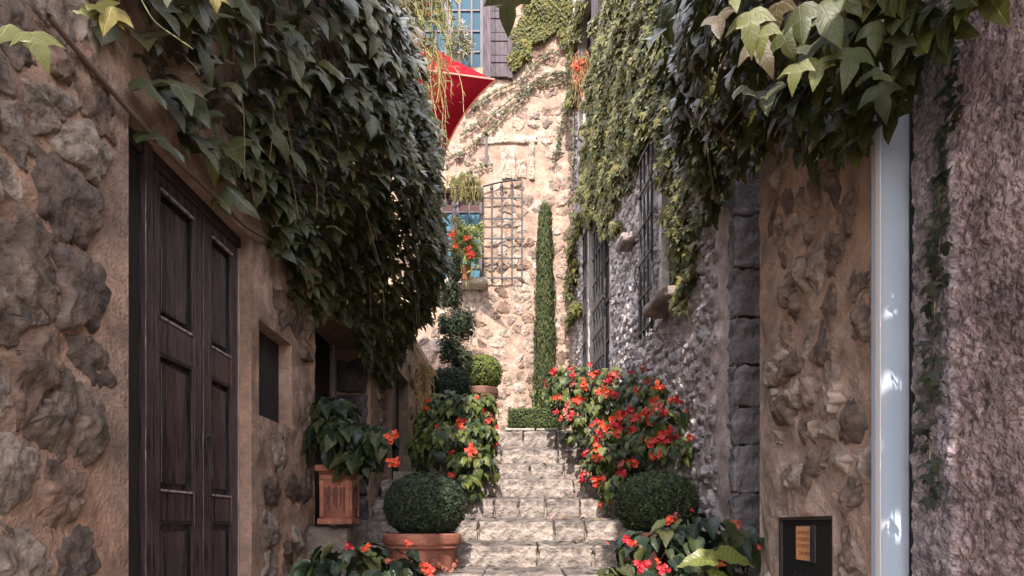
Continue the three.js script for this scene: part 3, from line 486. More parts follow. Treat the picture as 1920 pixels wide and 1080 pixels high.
{
  const h = thing('roughcast_house', 'mauve pitted roughcast house wall beside the grey pipe', 'house', W(1.5, 0, 0), -Math.PI / 2);
  const md = (u, v) => { const pil = u > -2.14 ? -.012 : 0; return pil + .014 * fbm(u * 5, v * 5, 71, 3) + .012 * fbm(u * 26, v * 26, 73, 2); }, mc = (u, v) => { const k = 1 + .25 * fbm(u * 3, v * 3, 74), c = mix3([.40, .315, .315], [.41, .325, .335], sstep(v, .2, 1.2)); const s = u < -2.14 ? [.33, .30, .315] : c, d = 1 - .3 * sstep(fbm(u * 5, v * .9, 171, 4), .05, .35); return s.map((x) => x * k * d); };
  part('wall', sheet({ u0: -2.36, u1: -1.5, v0: -1.5, v1: 3.6, cell: .014, disp: md, color: mc }), M.cast, h);
  part('wall', sheet({ u0: -1.5, u1: 1, v0: -1.5, v1: 3.6, cell: .15, disp: () => -.01, color: mc }), M.cast, h);
  part('core', paint(bx(3.3, 5.1, .4, -.67, 1.05, -.3), [.3, .25, .25]), M.cast, h);
  const p = thing('drainpipe', 'pale grey square downpipe between the brown and the mauve walls', 'pipe', W(1.462, -1.5, 2.42));
  const prof = new THREE.Shape(); prof.moveTo(-.068, .008); prof.lineTo(-.068, .03); prof.quadraticCurveTo(-.068, .04, -.045, .042); prof.lineTo(.052, .036); prof.quadraticCurveTo(.066, .034, .066, .02); prof.lineTo(.066, .008); prof.closePath();
  const g = new THREE.ExtrudeGeometry(prof, { depth: 3.42, bevelEnabled: false, curveSegments: 8 }); g.rotateX(-Math.PI / 2); part('channel', g, M.pipe, p);
  part('edge_bead', bx(.004, 3.42, .03, -.0705, 1.71, .02), std([.62, .62, .64], .4), p);
  for (const y of [378, 590, 780, 990]) part('clip', bx(.006, .05, .03, .07, 1.5 + (CY - y) / F * 2.4, .02), M.dark, p);
  part('collar', bx(.16, .03, .11, 0, 3.435, .0, .006), std([.6, .62, .66], .45), p);
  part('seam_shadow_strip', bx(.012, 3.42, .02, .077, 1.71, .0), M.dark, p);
  const bw = thing('side_passage_wall', 'dark stone wall of the narrow gap between rubble wall and rubble house', 'wall', W(2.35, 0, 4), -Math.PI / 2);
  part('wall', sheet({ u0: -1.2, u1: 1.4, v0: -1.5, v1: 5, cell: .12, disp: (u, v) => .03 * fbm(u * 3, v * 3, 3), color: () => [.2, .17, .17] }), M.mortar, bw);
}

// ================================================================ FOLIAGE
const hill = (t, a) => Math.pow(Math.sin(Math.PI * Math.pow(t, a)), 1);
function ivyLeaf(fold, bend, curl, lob = 1) {
  const R = [[0, 0], [.11, -.07], [.30, -.06], [.46, .05], [.66 * lob, .36], [.41, .355], [.24, .42], [.25, .60], [.165, .82], [0, 1.1]], Mi = [0, .0, .07, .16, .33, .40, .47, .62, .84, 1.1];
  const pos = [], uv = [], idx = [], z = (x, y) => fold * Math.abs(x) - bend * y * y - curl * x * x + .03 * Math.sin(9 * y + 5 * x);
  const put = (x, y) => { pos.push(x, -y, z(x, y)); uv.push(x / 1.35 + .5, 1 - (y + .1) / 1.25); };
  Mi.forEach((y) => put(0, y)); R.forEach(([x, y]) => put(x, y)); R.forEach(([x, y]) => put(-x, y));
  const n = Mi.length; for (let i = 0; i + 1 < n; i++) { idx.push(i, n + i, n + i + 1, i, n + i + 1, i + 1); idx.push(i, 2 * n + i + 1, 2 * n + i, i, i + 1, 2 * n + i + 1); }
  const g = new THREE.BufferGeometry(); g.setAttribute('position', new THREE.Float32BufferAttribute(pos, 3)); g.setAttribute('uv', new THREE.Float32BufferAttribute(uv, 2)); g.setIndex(idx); g.computeVertexNormals(); return g;
}
function begLeaf(fold, bend, asym, wid = .4) {
  const n = 8, pos = [], uv = [], idx = [], A = [-1, -.5, 0, .5, 1];
  for (let i = 0; i <= n; i++) { const t = i / n, w = wid * Math.sin(Math.PI * Math.pow(t * .97 + .03, .62)) * (1 - .25 * t) + .004; for (const a of A) { const x = a * w * (a > 0 ? 1 + asym : 1 - asym) - .05 * Math.sin(t * 3), y = t - (Math.abs(a) > .2 ? .1 * Math.abs(a) * (1 - t) ** 3 : 0); pos.push(x, -y, fold * Math.abs(x) - bend * t * t + .035 * Math.sin(i * 2.4) * Math.abs(a)); uv.push(.5 + a * .42, 1 - t); } }
  for (let i = 0; i < n; i++) for (let k = 0; k < 4; k++) { const a = i * 5 + k; idx.push(a, a + 5, a + 1, a + 1, a + 5, a + 6); }
  const g = new THREE.BufferGeometry(); g.setAttribute('position', new THREE.Float32BufferAttribute(pos, 3)); g.setAttribute('uv', new THREE.Float32BufferAttribute(uv, 2)); g.setIndex(idx); g.computeVertexNormals(); return g;
}
function blade(len, wid, bend, n = 4) { const pos = [], idx = []; for (let i = 0; i <= n; i++) { const t = i / n, w = wid * Math.sin(Math.PI * (.12 + .88 * t)) * .5 + .0002; pos.push(-w, -t * len, -bend * t * t * len + .2 * w, w, -t * len, -bend * t * t * len + .2 * w); } for (let i = 0; i < n; i++) { const a = i * 2; idx.push(a, a + 2, a + 1, a + 1, a + 2, a + 3); } const g = new THREE.BufferGeometry(); g.setAttribute('position', new THREE.Float32BufferAttribute(pos, 3)); g.setAttribute('uv', new THREE.Float32BufferAttribute(new Float32Array((n + 1) * 4), 2)); g.setIndex(idx); g.computeVertexNormals(); return g; }
const IVY = [ivyLeaf(.25, .22, .1), ivyLeaf(-.15, .35, .3), ivyLeaf(.4, .12, .2, .92), ivyLeaf(.1, .45, .5, 1.06), ivyLeaf(-.3, .2, .6, .85)];
const BEG = [begLeaf(.35, .3, .15), begLeaf(.2, .5, -.2), begLeaf(.5, .15, .1, .34), begLeaf(.1, .6, .25, .44)];
const leafMat = (c, map, rough = .42, tr = .35) => new THREE.MeshPhysicalMaterial({ color: rgb(c), map, roughness: rough, bumpMap: map, bumpScale: .004, side: THREE.DoubleSide, transmission: tr, thickness: 0, specularIntensity: .55 });
function palette(tints, map, rough, tr) { return { tints, mats: tints.map((c) => leafMat(c, map, rough, tr)), white: leafMat([1, 1, 1], map, rough, tr) }; }
const P = {
  shade: palette([[.105, .120, .042], [.13, .150, .048], [.155, .172, .05], [.145, .165, .075], [.22, .195, .05], [.22, .13, .05]], T.ivy, .48, .55),
  gloom: palette([[.020, .030, .018], [.028, .040, .022], [.04, .05, .025], [.06, .065, .03]], T.ivy, .5, .2),
  mixed: palette([[.10, .125, .038], [.125, .155, .042], [.155, .18, .045], [.20, .21, .045], [.17, .12, .035], [.27, .29, .07]], T.ivy, .5, .45),
  sunny: palette([[.15, .165, .014], [.21, .215, .016], [.27, .255, .018], [.10, .115, .014], [.29, .235, .02]], T.ivy, .75, .4),
  beg: palette([[.035, .075, .034], [.07, .12, .038], [.12, .175, .042], [.19, .235, .05], [.26, .29, .07]], T.beg, .35, .25),
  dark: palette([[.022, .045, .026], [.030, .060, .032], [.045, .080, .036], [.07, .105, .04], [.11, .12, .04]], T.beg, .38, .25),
};
const box = (c, rough = .75) => new THREE.MeshPhysicalMaterial({ color: rgb(c), roughness: rough, specularIntensity: .35, side: THREE.DoubleSide, transmission: .2, thickness: 0 });
const q0 = new THREE.Quaternion(), m0 = new THREE.Matrix4();
// a leaf that hangs from p: its face towards n, its tip towards 'down', turned by roll
function leafMatrix(p, n, down, roll, s) {
  const z = n.clone().normalize(), y = down.clone().negate(); y.addScaledVector(z, -y.dot(z)); if (y.lengthSq() < 1e-6) y.set(0, 1, 0).addScaledVector(z, -z.y); y.normalize();
  const x = y.clone().cross(z), m = new THREE.Matrix4().makeBasis(x, y, z); m.multiply(m0.clone().makeRotationZ(roll)); m.scale(V3(s, s, s)); m.setPosition(p); return m;
}
function foliage(parent, name, geos, pal, items, max = 300, cell = 9) {
  parent.updateMatrixWorld(true); const inv = parent.matrixWorld.clone().invert(), front = new Map();
  items.forEach((it, i) => { const p = V3().setFromMatrixPosition(it.m), [x, y, D] = proj(p); it.size = it.s * F / Math.max(D, .3); it.score = 0; if (x < -40 || x > 1960 || y < -40 || y > 1110) return; const k = Math.round(x / cell) + ',' + Math.round(y / cell), f = front.get(k); if (f === undefined || D < items[f].D) front.set(k, i); it.D = D; });
  for (const i of front.values()) items[i].score = items[i].size;
  const order = items.map((it, i) => i).sort((a, b) => items[b].score - items[a].score), chosen = order.filter((i) => items[i].score > 6).slice(0, max), set = new Set(chosen);
  for (const i of chosen) { const it = items[i], o = new THREE.Mesh(geos[it.g % geos.length], pal.mats[it.t]); o.name = name; o.castShadow = o.receiveShadow = true; inv.clone().multiply(it.m).decompose(o.position, o.quaternion, o.scale); parent.add(o); }
  const rest = items.filter((it, i) => !set.has(i));
  if (rest.length) { const im = new THREE.InstancedMesh(geos[0], pal.white, rest.length); rest.forEach((it, i) => { im.setMatrixAt(i, inv.clone().multiply(it.m)); im.setColorAt(i, rgb(pal.tints[it.t])); }); im.name = 'leaves'; im.castShadow = im.receiveShadow = true; im.userData.kind = 'stuff'; parent.add(im); }
}
const DOWN = V3(0, -1, 0);
const inside = (poly, x, y) => { let c = false; for (let i = 0, j = poly.length - 1; i < poly.length; j = i++) { const [xi, yi] = poly[i], [xj, yj] = poly[j]; if (yi > y !== yj > y && x < (xj - xi) * (y - yi) / (yj - yi) + xi) c = !c; } return c; };
const rndv = (r, k) => V3((r() - .5) * k, (r() - .5) * k, (r() - .5) * k);
const tintPick = (r, n, bias = 1) => Math.min(n - 1, Math.floor(Math.pow(r(), bias) * n));

{ // big vine hanging on the left house
  const t = thing('climbing_vine', 'dense dark green vine hanging over the double door and brown house', 'vine', W(LX, -1.5, 4.5)), r = RNG(301), items = [];
  const yb = (D) => 1.84 + .16 * n3(D * 1.7, 3, 1) + .14 * n3(D * 7, 7, 1) + (D < 3 ? (3 - D) * .12 : 0) - (D > 6 ? .18 : 0);
  const bulge = (D, Y) => { const b = yb(D), near = lerp(.38, 1, sstep(D, 2.4, 4.4)); return .05 + (.70 * sstep(Y, b - .1, b + 1.15) * (1 - .78 * sstep(Y, 3.5, 5.2)) * near) * (1 + .16 * n3(D * 1.6, Y * 1.6, 2)) * (1 - .25 * sstep(D, 6.3, 7.2)); };
  for (let i = 0; i < 9500; i++) {
    const D = 1.6 + 5.5 * Math.pow(r(), .8), Y = yb(D) + (5.4 - yb(D)) * Math.pow(r(), 1.25) - .02; if (Y > .86 * D + 1.6) continue;
    const near = D < 3.1 ? .2 : D < 4 ? lerp(.3, .9, (D - 3.1) / .9) * (Y < 2.5 ? .8 : 1) : 1; if (r() > near) continue;
    const b = bulge(D, Y), f = 1 - .4 * r() * r() - (r() < .12 ? .4 : 0), s = (.05 + .10 * Math.pow(r(), 1.3)) * lerp(1.3, .95, sstep(D, 3, 5)), p = W(LX + b * f, Y, D).add(rndv(r, .08));
    items.push({ m: leafMatrix(p, V3(.52, .6, .5).add(rndv(r, .8)), V3(.8, -.85, .3).add(rndv(r, .6)), (r() - .5) * .8, s), s, g: Math.floor(r() * 5), t: r() < .02 ? 5 : tintPick(r, 5, 1.2) });
  }
  // unseen leaves added above the picture, to shade the left ball and pot
  for (let i = 0; i < 800; i++) { const D = .4 + 2.8 * r(), Y = 2.75 + .4 * (D - .4) * .5 + 1.0 * r(), X = LX + .8 * Math.pow(r(), .8); if (985 - Y * F / D > -40) continue; const s = .1 + .07 * r(); items.push({ m: leafMatrix(W(X, Y, D), V3(.3, 1, .4).add(rndv(r, 1)), V3(.3, -1, .2).add(rndv(r, .7)), r() - .5, s), s, g: Math.floor(r() * 5), t: tintPick(r, 5) }); }
  foliage(t, 'leaf', IVY, P.shade, items, 300, 26);
  const inv = t.position.clone().negate(), stems = [], st = (pts, rad) => part('stem', tube(pts.map((p) => p.clone().add(inv)), rad, 30, 6), M.stem, t);
  const on = (x, y, w = .03) => { const D = -(LX + w) * F / (CX - x); return W(LX + w, (CY - y) / F * D, D); };
  st([on(90, 30), on(170, 125), on(240, 205), on(330, 300, .04), on(400, 365), on(462, 425), on(560, 470, .05)], .011);
  for (let k = 0; k < 14; k++) { const D = 2.9 + r() * 3.4, a = W(LX + .06, 3.6 + r(), D), p = [a]; let y = a.y; for (let i = 0; i < 5; i++) { y -= .33 + .12 * r(); p.push(V3(LX + .05 + .06 * r(), Math.max(y, EYE + 1.8), a.z + (r() - .5) * .7)); } st(p, .004 + .007 * r()); }
  for (let k = 0; k < 26; k++) { const D = 2.8 + r() * 3.6, b = bulge(D, 2.4), a = W(LX + b * .8, 2.2 + r() * .7, D); st([a, a.clone().add(V3(.05, -.15, (r() - .5) * .2)), a.clone().add(V3(.03 + .1 * r(), -.35 - .2 * r(), (r() - .5) * .3))], .0025); }
}
{ // near vine over the right wall and pipe
  const t = thing('climbing_vine', 'large leaved vine draped over the brown rubble wall and pipe top', 'vine', W(PX, -1.5, 3)), r = RNG(311), items = [];
  const yb = (D) => lerp(1.58, 2.15, sstep(D, 2.5, 3.2)) + .14 * n3(D * 2, 5, 3) + .2 * sstep(D, 3.6, 4.2);
  const put = (p, nn, dn, s, pal, roll = .8) => items.push({ m: leafMatrix(p, nn, dn, (r() - .5) * roll, s), s, g: Math.floor(r() * 5), t: pal });
  for (let i = 0; i < 2500; i++) {
    const D = 1.75 + 2.95 * r(), Y = yb(D) + 2.4 * Math.pow(r(), 1.15); if (Y > .86 * D + 1.5) continue;
    const pr = (D > 2.9 ? .52 : .62) * sstep(Y, yb(D) - .12, yb(D) + .75) * (1 + .25 * n3(D * 2, Y * 2, 8)) * lerp(1, .55, sstep(D, 3.4, 4.4)) + .06, s = .085 + .075 * r();
    const p = W(PX - pr * (1 - .4 * r() * r()), Y, D).add(rndv(r, .07));
    put(p, V3(-.9, .45, .3).add(rndv(r, 1)), V3(-.35, -1, .25).add(rndv(r, .6)), s, r() < .07 ? 4 : tintPick(r, 4, 1.5));
  }
  for (let i = 0; i < 480; i++) { const D = -.5 + 2.9 * r(), Y = 1.95 + .3 * D + 1.1 * r(), X = .98 + .58 * r(); if (D > .3 && 985 - Y * F / D > -60) continue; put(W(X, Y, D), V3(-.3, 1, .4).add(rndv(r, 1)), V3(-.3, -1, .3).add(rndv(r, .7)), .11 + .07 * r(), tintPick(r, 4, 1.3)); }  // unseen overhead leaves added to shade the right ball, rubble wall and pipe
  // the big sunlit leaves nearest the eye
  for (const [x, y, D, s, ti] of [[1372, -8, 2.0, .10, 5], [1345, 30, 2.1, .11, 4], [1405, 22, 2.0, .12, 5], [1432, 48, 2.0, .085, 5], [1460, 5, 2.05, .12, 4], [1500, 10, 1.95, .13, 1], [1535, 8, 1.95, .15, 1], [1565, 45, 2.1, .14, 0], [1640, 40, 2.0, .12, 1], [1600, 90, 1.95, .13, 1], [1520, 85, 2.05, .14, 0], [1495, 118, 2.0, .11, 5], [1535, 112, 2.0, .12, 5], [1640, 128, 2.0, .13, 1], [1415, 75, 2.1, .12, 4], [1390, 160, 2.2, .11, 2], [1440, 170, 2.2, .14, 1], [1690, 70, 2.0, .10, 0], [1645, 160, 2.1, .11, 0], [1700, 20, 2.0, .10, 0], [1465, 60, 2.05, .10, 2], [1580, -5, 2.0, .12, 2]])
    put(at(x, y, D), V3(-.35, .35, .8).add(rndv(r, .7)), V3((r() - .55) * 1.3, -1, .2), s * (.72 + .3 * r()), ti, .5);
  foliage(t, 'leaf', IVY, P.mixed, items, 300, 26);
  const inv = t.position.clone().negate();
  for (let k = 0; k < 16; k++) { const D = 1.9 + 2.4 * r(), a = W(PX - .05, 3.4 + .5 * r(), D), p = [a]; for (let i = 1; i < 5; i++) p.push(W(PX - .08 - .3 * r() * (i > 1), 3.4 - .3 * i, D + (r() - .5) * .5)); part('stem', tube(p.map((q) => q.clone().add(inv)), .004 + .005 * r(), 24, 6), M.stem, t); }
}
// ivy on a wall: points of the plane kept where they fall inside the outline
function wallIvy(t, pal, n, seed, pt, nrm, polys, sizes, depth, max = 300) {
  const r = RNG(seed), items = [];
  for (let i = 0; i < n; i++) {
    const p = pt(r), [x, y] = proj(p); if (!polys.some((q) => inside(q, x + 14 * n3(x * .02, y * .02, seed), y + 14 * n3(y * .02, x * .02, seed + 2)))) continue;
    const s = lerp(...sizes, r()); p.addScaledVector(nrm, .02 + depth * r() * (.6 + .6 * n3(p.y * 1.5, p.z * 1.5, seed)));
    items.push({ m: leafMatrix(p, nrm.clone().multiplyScalar(.6).add(V3(0, .5, .5)).add(rndv(r, .8)), V3(0, -1, .1).add(rndv(r, .6)), (r() - .5) * .8, s), s, g: Math.floor(r() * 5), t: tintPick(r, 5, 1) });
  }
  foliage(t, 'leaf', IVY, pal, items, max, 11); return items.length;
}
{
  const t = thing('wall_ivy', 'yellow green ivy sheet covering the upper grey rubble house wall', 'ivy', R0.clone().add(V3(.3, 0, 3)));
  const pt = (r) => { const D = 4.6 + 6.3 * r(), v = 1.2 + 7.6 * r(); return R0.clone().add(V3((11 - D) * .1036, v, 11 - D)); };
  wallIvy(t, P.sunny, 42000, 321, pt, RN, [[[1140, -60], [1125, 90], [1112, 180], [1104, 300], [1096, 400], [1108, 425], [1138, 400], [1152, 440], [1166, 425], [1168, 370], [1186, 330], [1215, 280], [1236, 258], [1262, 300], [1340, 330], [1380, 250], [1380, -60]], [[1250, 290], [1262, 390], [1272, 460], [1274, 520], [1288, 545], [1297, 590], [1305, 580], [1304, 500], [1312, 440], [1345, 405], [1400, 330], [1380, 250]], [[1076, -60], [1074, 90], [1070, 200], [1082, 220], [1092, 120], [1100, -60]], [[1074, 470], [1072, 600], [1080, 610], [1096, 430], [1100, 400], [1090, 400]]], [.055, .105], .16);
}
{
  const t = thing('wall_ivy', 'bright ivy patch at the top of the sunlit pale house by the corner', 'ivy', W(.6, 8, BD - .02)), r = RNG(5);
  wallIvy(t, P.sunny, 9000, 331, (q) => W(-.3 + 1.5 * q(), 7.6 + 2.4 * q(), BD - .03), V3(0, 0, 1), [[[958, 130], [962, 80], [985, 25], [1000, -40], [1095, -40], [1092, 110], [1070, 100], [1055, 62], [1030, 62], [1008, 80], [992, 108], [975, 125]]], [.06, .1], .1);
}
function strand(label, pts, D, seed, pal, o = {}) {
  const t = thing(o.name ?? 'ivy_strand', label, o.cat ?? 'ivy', at(...pts[0], D)), r = RNG(seed), P3 = pts.map(([x, y, d]) => at(x, y, d ?? D).add(rndv(r, .01))), c = new THREE.CatmullRomCurve3(P3), L = c.getLength(), items = [], n = Math.round(L * (o.den ?? 34)), nrm = o.nrm ?? V3(0, 0, 1);
  part('stem', tube(P3.map((p) => p.clone().sub(t.position)), o.rad ?? .008, 40, 5), o.stem ?? M.stem, t);
  for (let i = 0; i < n; i++) { const k = (i + r()) / n, s = lerp(...(o.size ?? [.042, .07]), r()), p = c.getPoint(k).add(rndv(r, o.spread ?? .07)); if (nrm.z > .5) p.z = Math.max(p.z, -D + .01); items.push({ m: leafMatrix(p.addScaledVector(nrm, .02), nrm.clone().add(V3(0, .4, 0)).add(rndv(r, .9)), V3(0, -1, 0).add(rndv(r, .9)), (r() - .5), s), s, g: Math.floor(r() * 5), t: tintPick(r, Math.min(5, pal.tints.length), 1.1) }); }
  foliage(t, 'leaf', IVY, pal, items, 120, 8); return t;
}
strand('ivy strand running from the corner down to behind the red parasol tip', [[1062, 70], [1045, 95], [1010, 112], [975, 150], [930, 172], [900, 190], [872, 207]], BD - .05, 341, P.mixed, { den: 40 });
strand('long ivy strand sloping below the parasol to the terrace plants', [[1066, 135], [1040, 140], [1005, 152], [985, 175], [955, 205], [920, 240], [890, 268], [860, 290], [820, 306]], BD - .05, 342, P.mixed, { den: 40, size: [.045, .075] });
strand('ivy strand between the two sloping ones under the shutter', [[1060, 150], [1020, 158], [990, 160], [960, 185], [920, 215], [885, 240], [865, 255]], BD - .05, 343, P.mixed, { den: 26 });
strand('ivy strand hanging straight down the pale wall near the corner', [[1062, 180], [1058, 210], [1052, 240], [1046, 270], [1038, 305]], BD - .05, 344, P.mixed, { den: 38 });
strand('short thin ivy runner above the barred window of the pale house', [[922, 308], [900, 312], [880, 322], [862, 335], [845, 352]], BD - .05, 345, P.mixed, { den: 30, size: [.04, .07] });
strand('ivy strand in the corner of the pale and rubble houses', [[1078, 190, 10.6], [1076, 300, 10.6], [1074, 420, 10.6], [1078, 520, 10.6], [1072, 600, 10.6]], 10.6, 346, P.mixed, { den: 40, spread: .16 });
strand('dangling creeper on the mauve roughcast wall', [[1735, 20, 2.2], [1775, 90, 2.15], [1790, 180, 2.15], [1772, 290, 2.17], [1762, 420, 2.19], [1752, 560, 2.2], [1750, 700, 2.2], [1746, 820, 2.2], [1748, 950, 2.2]], 2.2, 347, P.gloom, { den: 62, size: [.02, .055], spread: .045, nrm: V3(-.8, 0, .5), name: 'creeper', cat: 'creeper', rad: .003 });
strand('dark vine shoots drooping into view overhead', [[900, -60, 1.5], [930, -20, 1.45], [952, -8, 1.4], [1000, -30, 1.4]], 1.4, 348, P.shade, { den: 6, size: [.06, .08], spread: .02, rad: .003, name: 'vine_shoot', cat: 'vine' });
{
  const t = thing('vine_shoot', 'single dark lobed leaf hanging down over the pale house ivy', 'vine', at(948, -25, 1.3)), m = leafMatrix(at(950, -22, 1.3), V3(.05, -.62, .8), DOWN, .08, .075);
  foliage(t, 'leaf', [IVY[3]], P.shade, [{ m, s: .1, g: 0, t: 0 }], 5); part('stem', tube([V3(0, 0, 0), V3(.01, .05, -.01), V3(.05, .12, 0)], .0025, 10, 5), M.stem, t);
  const t2 = thing('vine_shoot', 'pale sunlit leaf sprig dangling above the double door', 'vine', at(205, -10, 1.75)), it = [];
  for (const [x, y, s, ti, roll] of [[180, 8, .085, 2, .9], [212, 12, .09, 4, -.2], [150, 20, .07, 1, 1.1], [60, 60, .1, 0, .4], [20, 45, .09, 0, -.3], [315, -12, .05, 3, 0], [402, -15, .06, 4, .1]]) it.push({ m: leafMatrix(at(x, y, 1.75), V3(.3, .5, .8), DOWN, roll, s), s, g: it.length, t: ti });
  foliage(t2, 'leaf', IVY, P.sunny, it, 20); part('stem', tube([V3(0, .1, 0), V3(-.02, .03, 0), V3(-.06, .0, 0)], .002, 10, 5), M.greenStem, t2);
  part('stem', tube([at(265, 0, 1.8), at(290, 40, 1.8), at(330, 70, 1.8), at(362, 92, 1.8)].map((p) => p.sub(t2.position)), .0022, 16, 5), M.greenStem, t2);
}

// ---------------------------------------------------------------- flowers, pots, plants
function flowerGeo(seed, n, R, fr) {
  const r = RNG(seed), gs = [];
  for (let i = 0; i < n; i++) {
    const c = V3().copy(rndv(r, 2)).setLength(R * Math.cbrt(r())), ax = V3(r() - .5, .2 + r() * .4 - .3, .9).add(rndv(r, .8)).normalize(), q = new THREE.Quaternion().setFromUnitVectors(V3(0, 0, 1), ax), k = 4 + Math.floor(r() * 2);
    for (let j = 0; j < k; j++) { const g = new THREE.PlaneGeometry(fr * 1.0, fr * 1.15, 2, 2), p = g.attributes.position; for (let v = 0; v < 9; v++) { const x = p.getX(v), y = p.getY(v) + fr * .6, w = .45 + .55 * Math.sin(Math.PI * clamp(y / (fr * 1.2), 0.08, .8)); p.setXYZ(v, x * w, y, .35 * (y * y) / fr - .5 * x * x / fr + (r() - .5) * fr * .12); } g.rotateZ(j / k * 6.283 + r() * .4); g.applyQuaternion(q); g.translate(c.x, c.y, c.z); gs.push(g); }
    const s = new THREE.IcosahedronGeometry(fr * .2, 0); s.applyQuaternion(q); s.translate(c.x + ax.x * fr * .15, c.y + ax.y * fr * .15, c.z + ax.z * fr * .15); gs.push(s);
  }
  return mergeGeometries(gs.map((g) => { const x = g.index ? g.toNonIndexed() : g; x.computeVertexNormals(); return plain(x); }));
}
const FL = [flowerGeo(1, 9, .055, .024), flowerGeo(2, 7, .045, .023), flowerGeo(3, 11, .065, .024), flowerGeo(4, 5, .035, .024)];
const flowerMat = (c) => new THREE.MeshPhysicalMaterial({ color: rgb(c), roughness: .55, side: THREE.DoubleSide, transmission: .3, thickness: 0 });
const FM = [flowerMat([.64, .05, .02]), flowerMat([.70, .09, .025]), flowerMat([.55, .02, .035]), flowerMat([.42, .10, .07]), flowerMat([.70, .13, .05])];
function bush(t, blobs, n, seed, pal, o = {}) {
  const r = RNG(seed), items = [], vol = blobs.map((b) => b.r * b.r), tot = vol.reduce((a, b) => a + b, 0);
  const surf = (f) => { let k = r() * tot, b = 0; while (k > vol[b] && b < blobs.length - 1) { k -= vol[b]; b++; } const B = blobs[b], d = rndv(r, 2).normalize(); if (d.y < -.5) d.y *= -.4; d.normalize(); const p = B.p.clone().add(V3(d.x * B.r * (B.sx ?? 1), d.y * B.r * (B.sy ?? 1), d.z * B.r * (B.sz ?? 1)).multiplyScalar(f)); return { p, d, B }; };
  const deep = (p, B) => blobs.some((q) => q !== B && p.distanceTo(q.p) < q.r * .72);
  for (let i = 0; i < n; i++) { const { p, d, B } = surf(.55 + .5 * Math.sqrt(r())); if (deep(p, B)) continue; const s = lerp(...(o.size ?? [.07, .12]), r()); items.push({ m: leafMatrix(p, d.clone().multiplyScalar(.8).add(V3(0, .55, .25)).add(rndv(r, 1)), V3(d.x * .8, -.75, d.z * .8 + .15).add(rndv(r, .6)), (r() - .5) * .7, s), s, g: Math.floor(r() * 4), t: tintPick(r, pal.tints.length, o.bias ?? 1) }); }
  foliage(t, 'leaf', BEG, pal, items, o.max ?? 300, o.cell ?? 10);
  const base = t.position, inv = base.clone().negate();
  for (let i = 0; i < (o.stems ?? 10); i++) { const { p } = surf(.8), a = V3((r() - .5) * .15, .02, (r() - .5) * .15); part('stem', tube([a, a.clone().lerp(p.clone().add(inv), .5).add(V3(0, .06, 0)), p.clone().add(inv)], .005, 10, 5), M.greenStem, t); }
  const put = (p, i) => { const m = new THREE.Mesh(FL[i % 4], FM[o.fm !== undefined ? o.fm : Math.min(4, Math.floor(r() * 3.7 + (r() < .1 ? 1 : 0)))]); m.name = 'flower'; m.position.copy(p).add(inv); m.rotation.set((r() - .5) * .8, (r() - .5), r() * 6); m.scale.setScalar((o.fs ?? 1) * (.5 + .8 * r())); m.castShadow = m.receiveShadow = true; t.add(m); };
  let k = 0; for (let i = 0; k < (o.flowers ?? 0) && i < 4000; i++) { const { p, d, B } = surf(1.04); if (deep(p, B) || d.z < -.25) continue; put(p, k++); }
  for (const f of o.at ?? []) put(at(...f), k++);
}
function roundPot(t, r, h, mat, relief = true) {
  part('pot', lathe([[.01, 0], [r * .70, 0], [r * .72, .015], [r * .86, h * .74], [r * .87, h * .76], [r * .95, h * .775], [r * .955, h * .80], [r * .92, h * .815], [r * .95, h * .83], [r * 1.0, h * .86], [r * 1.0, h * .97], [r * .98, h], [r * .88, h], [r * .86, h * .9]], 56), mat, t);
  part('soil', new THREE.CircleGeometry(r * .87, 32).rotateX(-Math.PI / 2).translate(0, h * .93, 0), M.soil, t);
  if (relief) { const gs = [], q = RNG(4); for (let k = 0; k < 5; k++) { const a0 = k / 5 * 6.283 + 1.1, pts = []; for (let i = 0; i <= 8; i++) { const a = a0 + i / 8 * 1.256, y = h * (.62 - .22 * Math.sin(i / 8 * Math.PI)), rr = lerp(r * .72, r * .86, y / (h * .74)) + .002; pts.push(V3(Math.cos(a) * rr, y, Math.sin(a) * rr)); } gs.push(new THREE.TubeGeometry(new THREE.CatmullRomCurve3(pts), 24, .014, 6)); for (let i = 1; i < 8; i++) { const s = new THREE.IcosahedronGeometry(.016 + .012 * q(), 1); s.translate(pts[i].x * (1.01 + q() * .02), pts[i].y + (q() - .5) * .05, pts[i].z * (1.01 + q() * .02)); gs.push(s); } const b = new THREE.IcosahedronGeometry(.03, 1); b.scale(1, 1.5, 1); b.translate(pts[0].x, pts[0].y - .03, pts[0].z); gs.push(b); } part('garland_relief', gs, mat, t); }
}
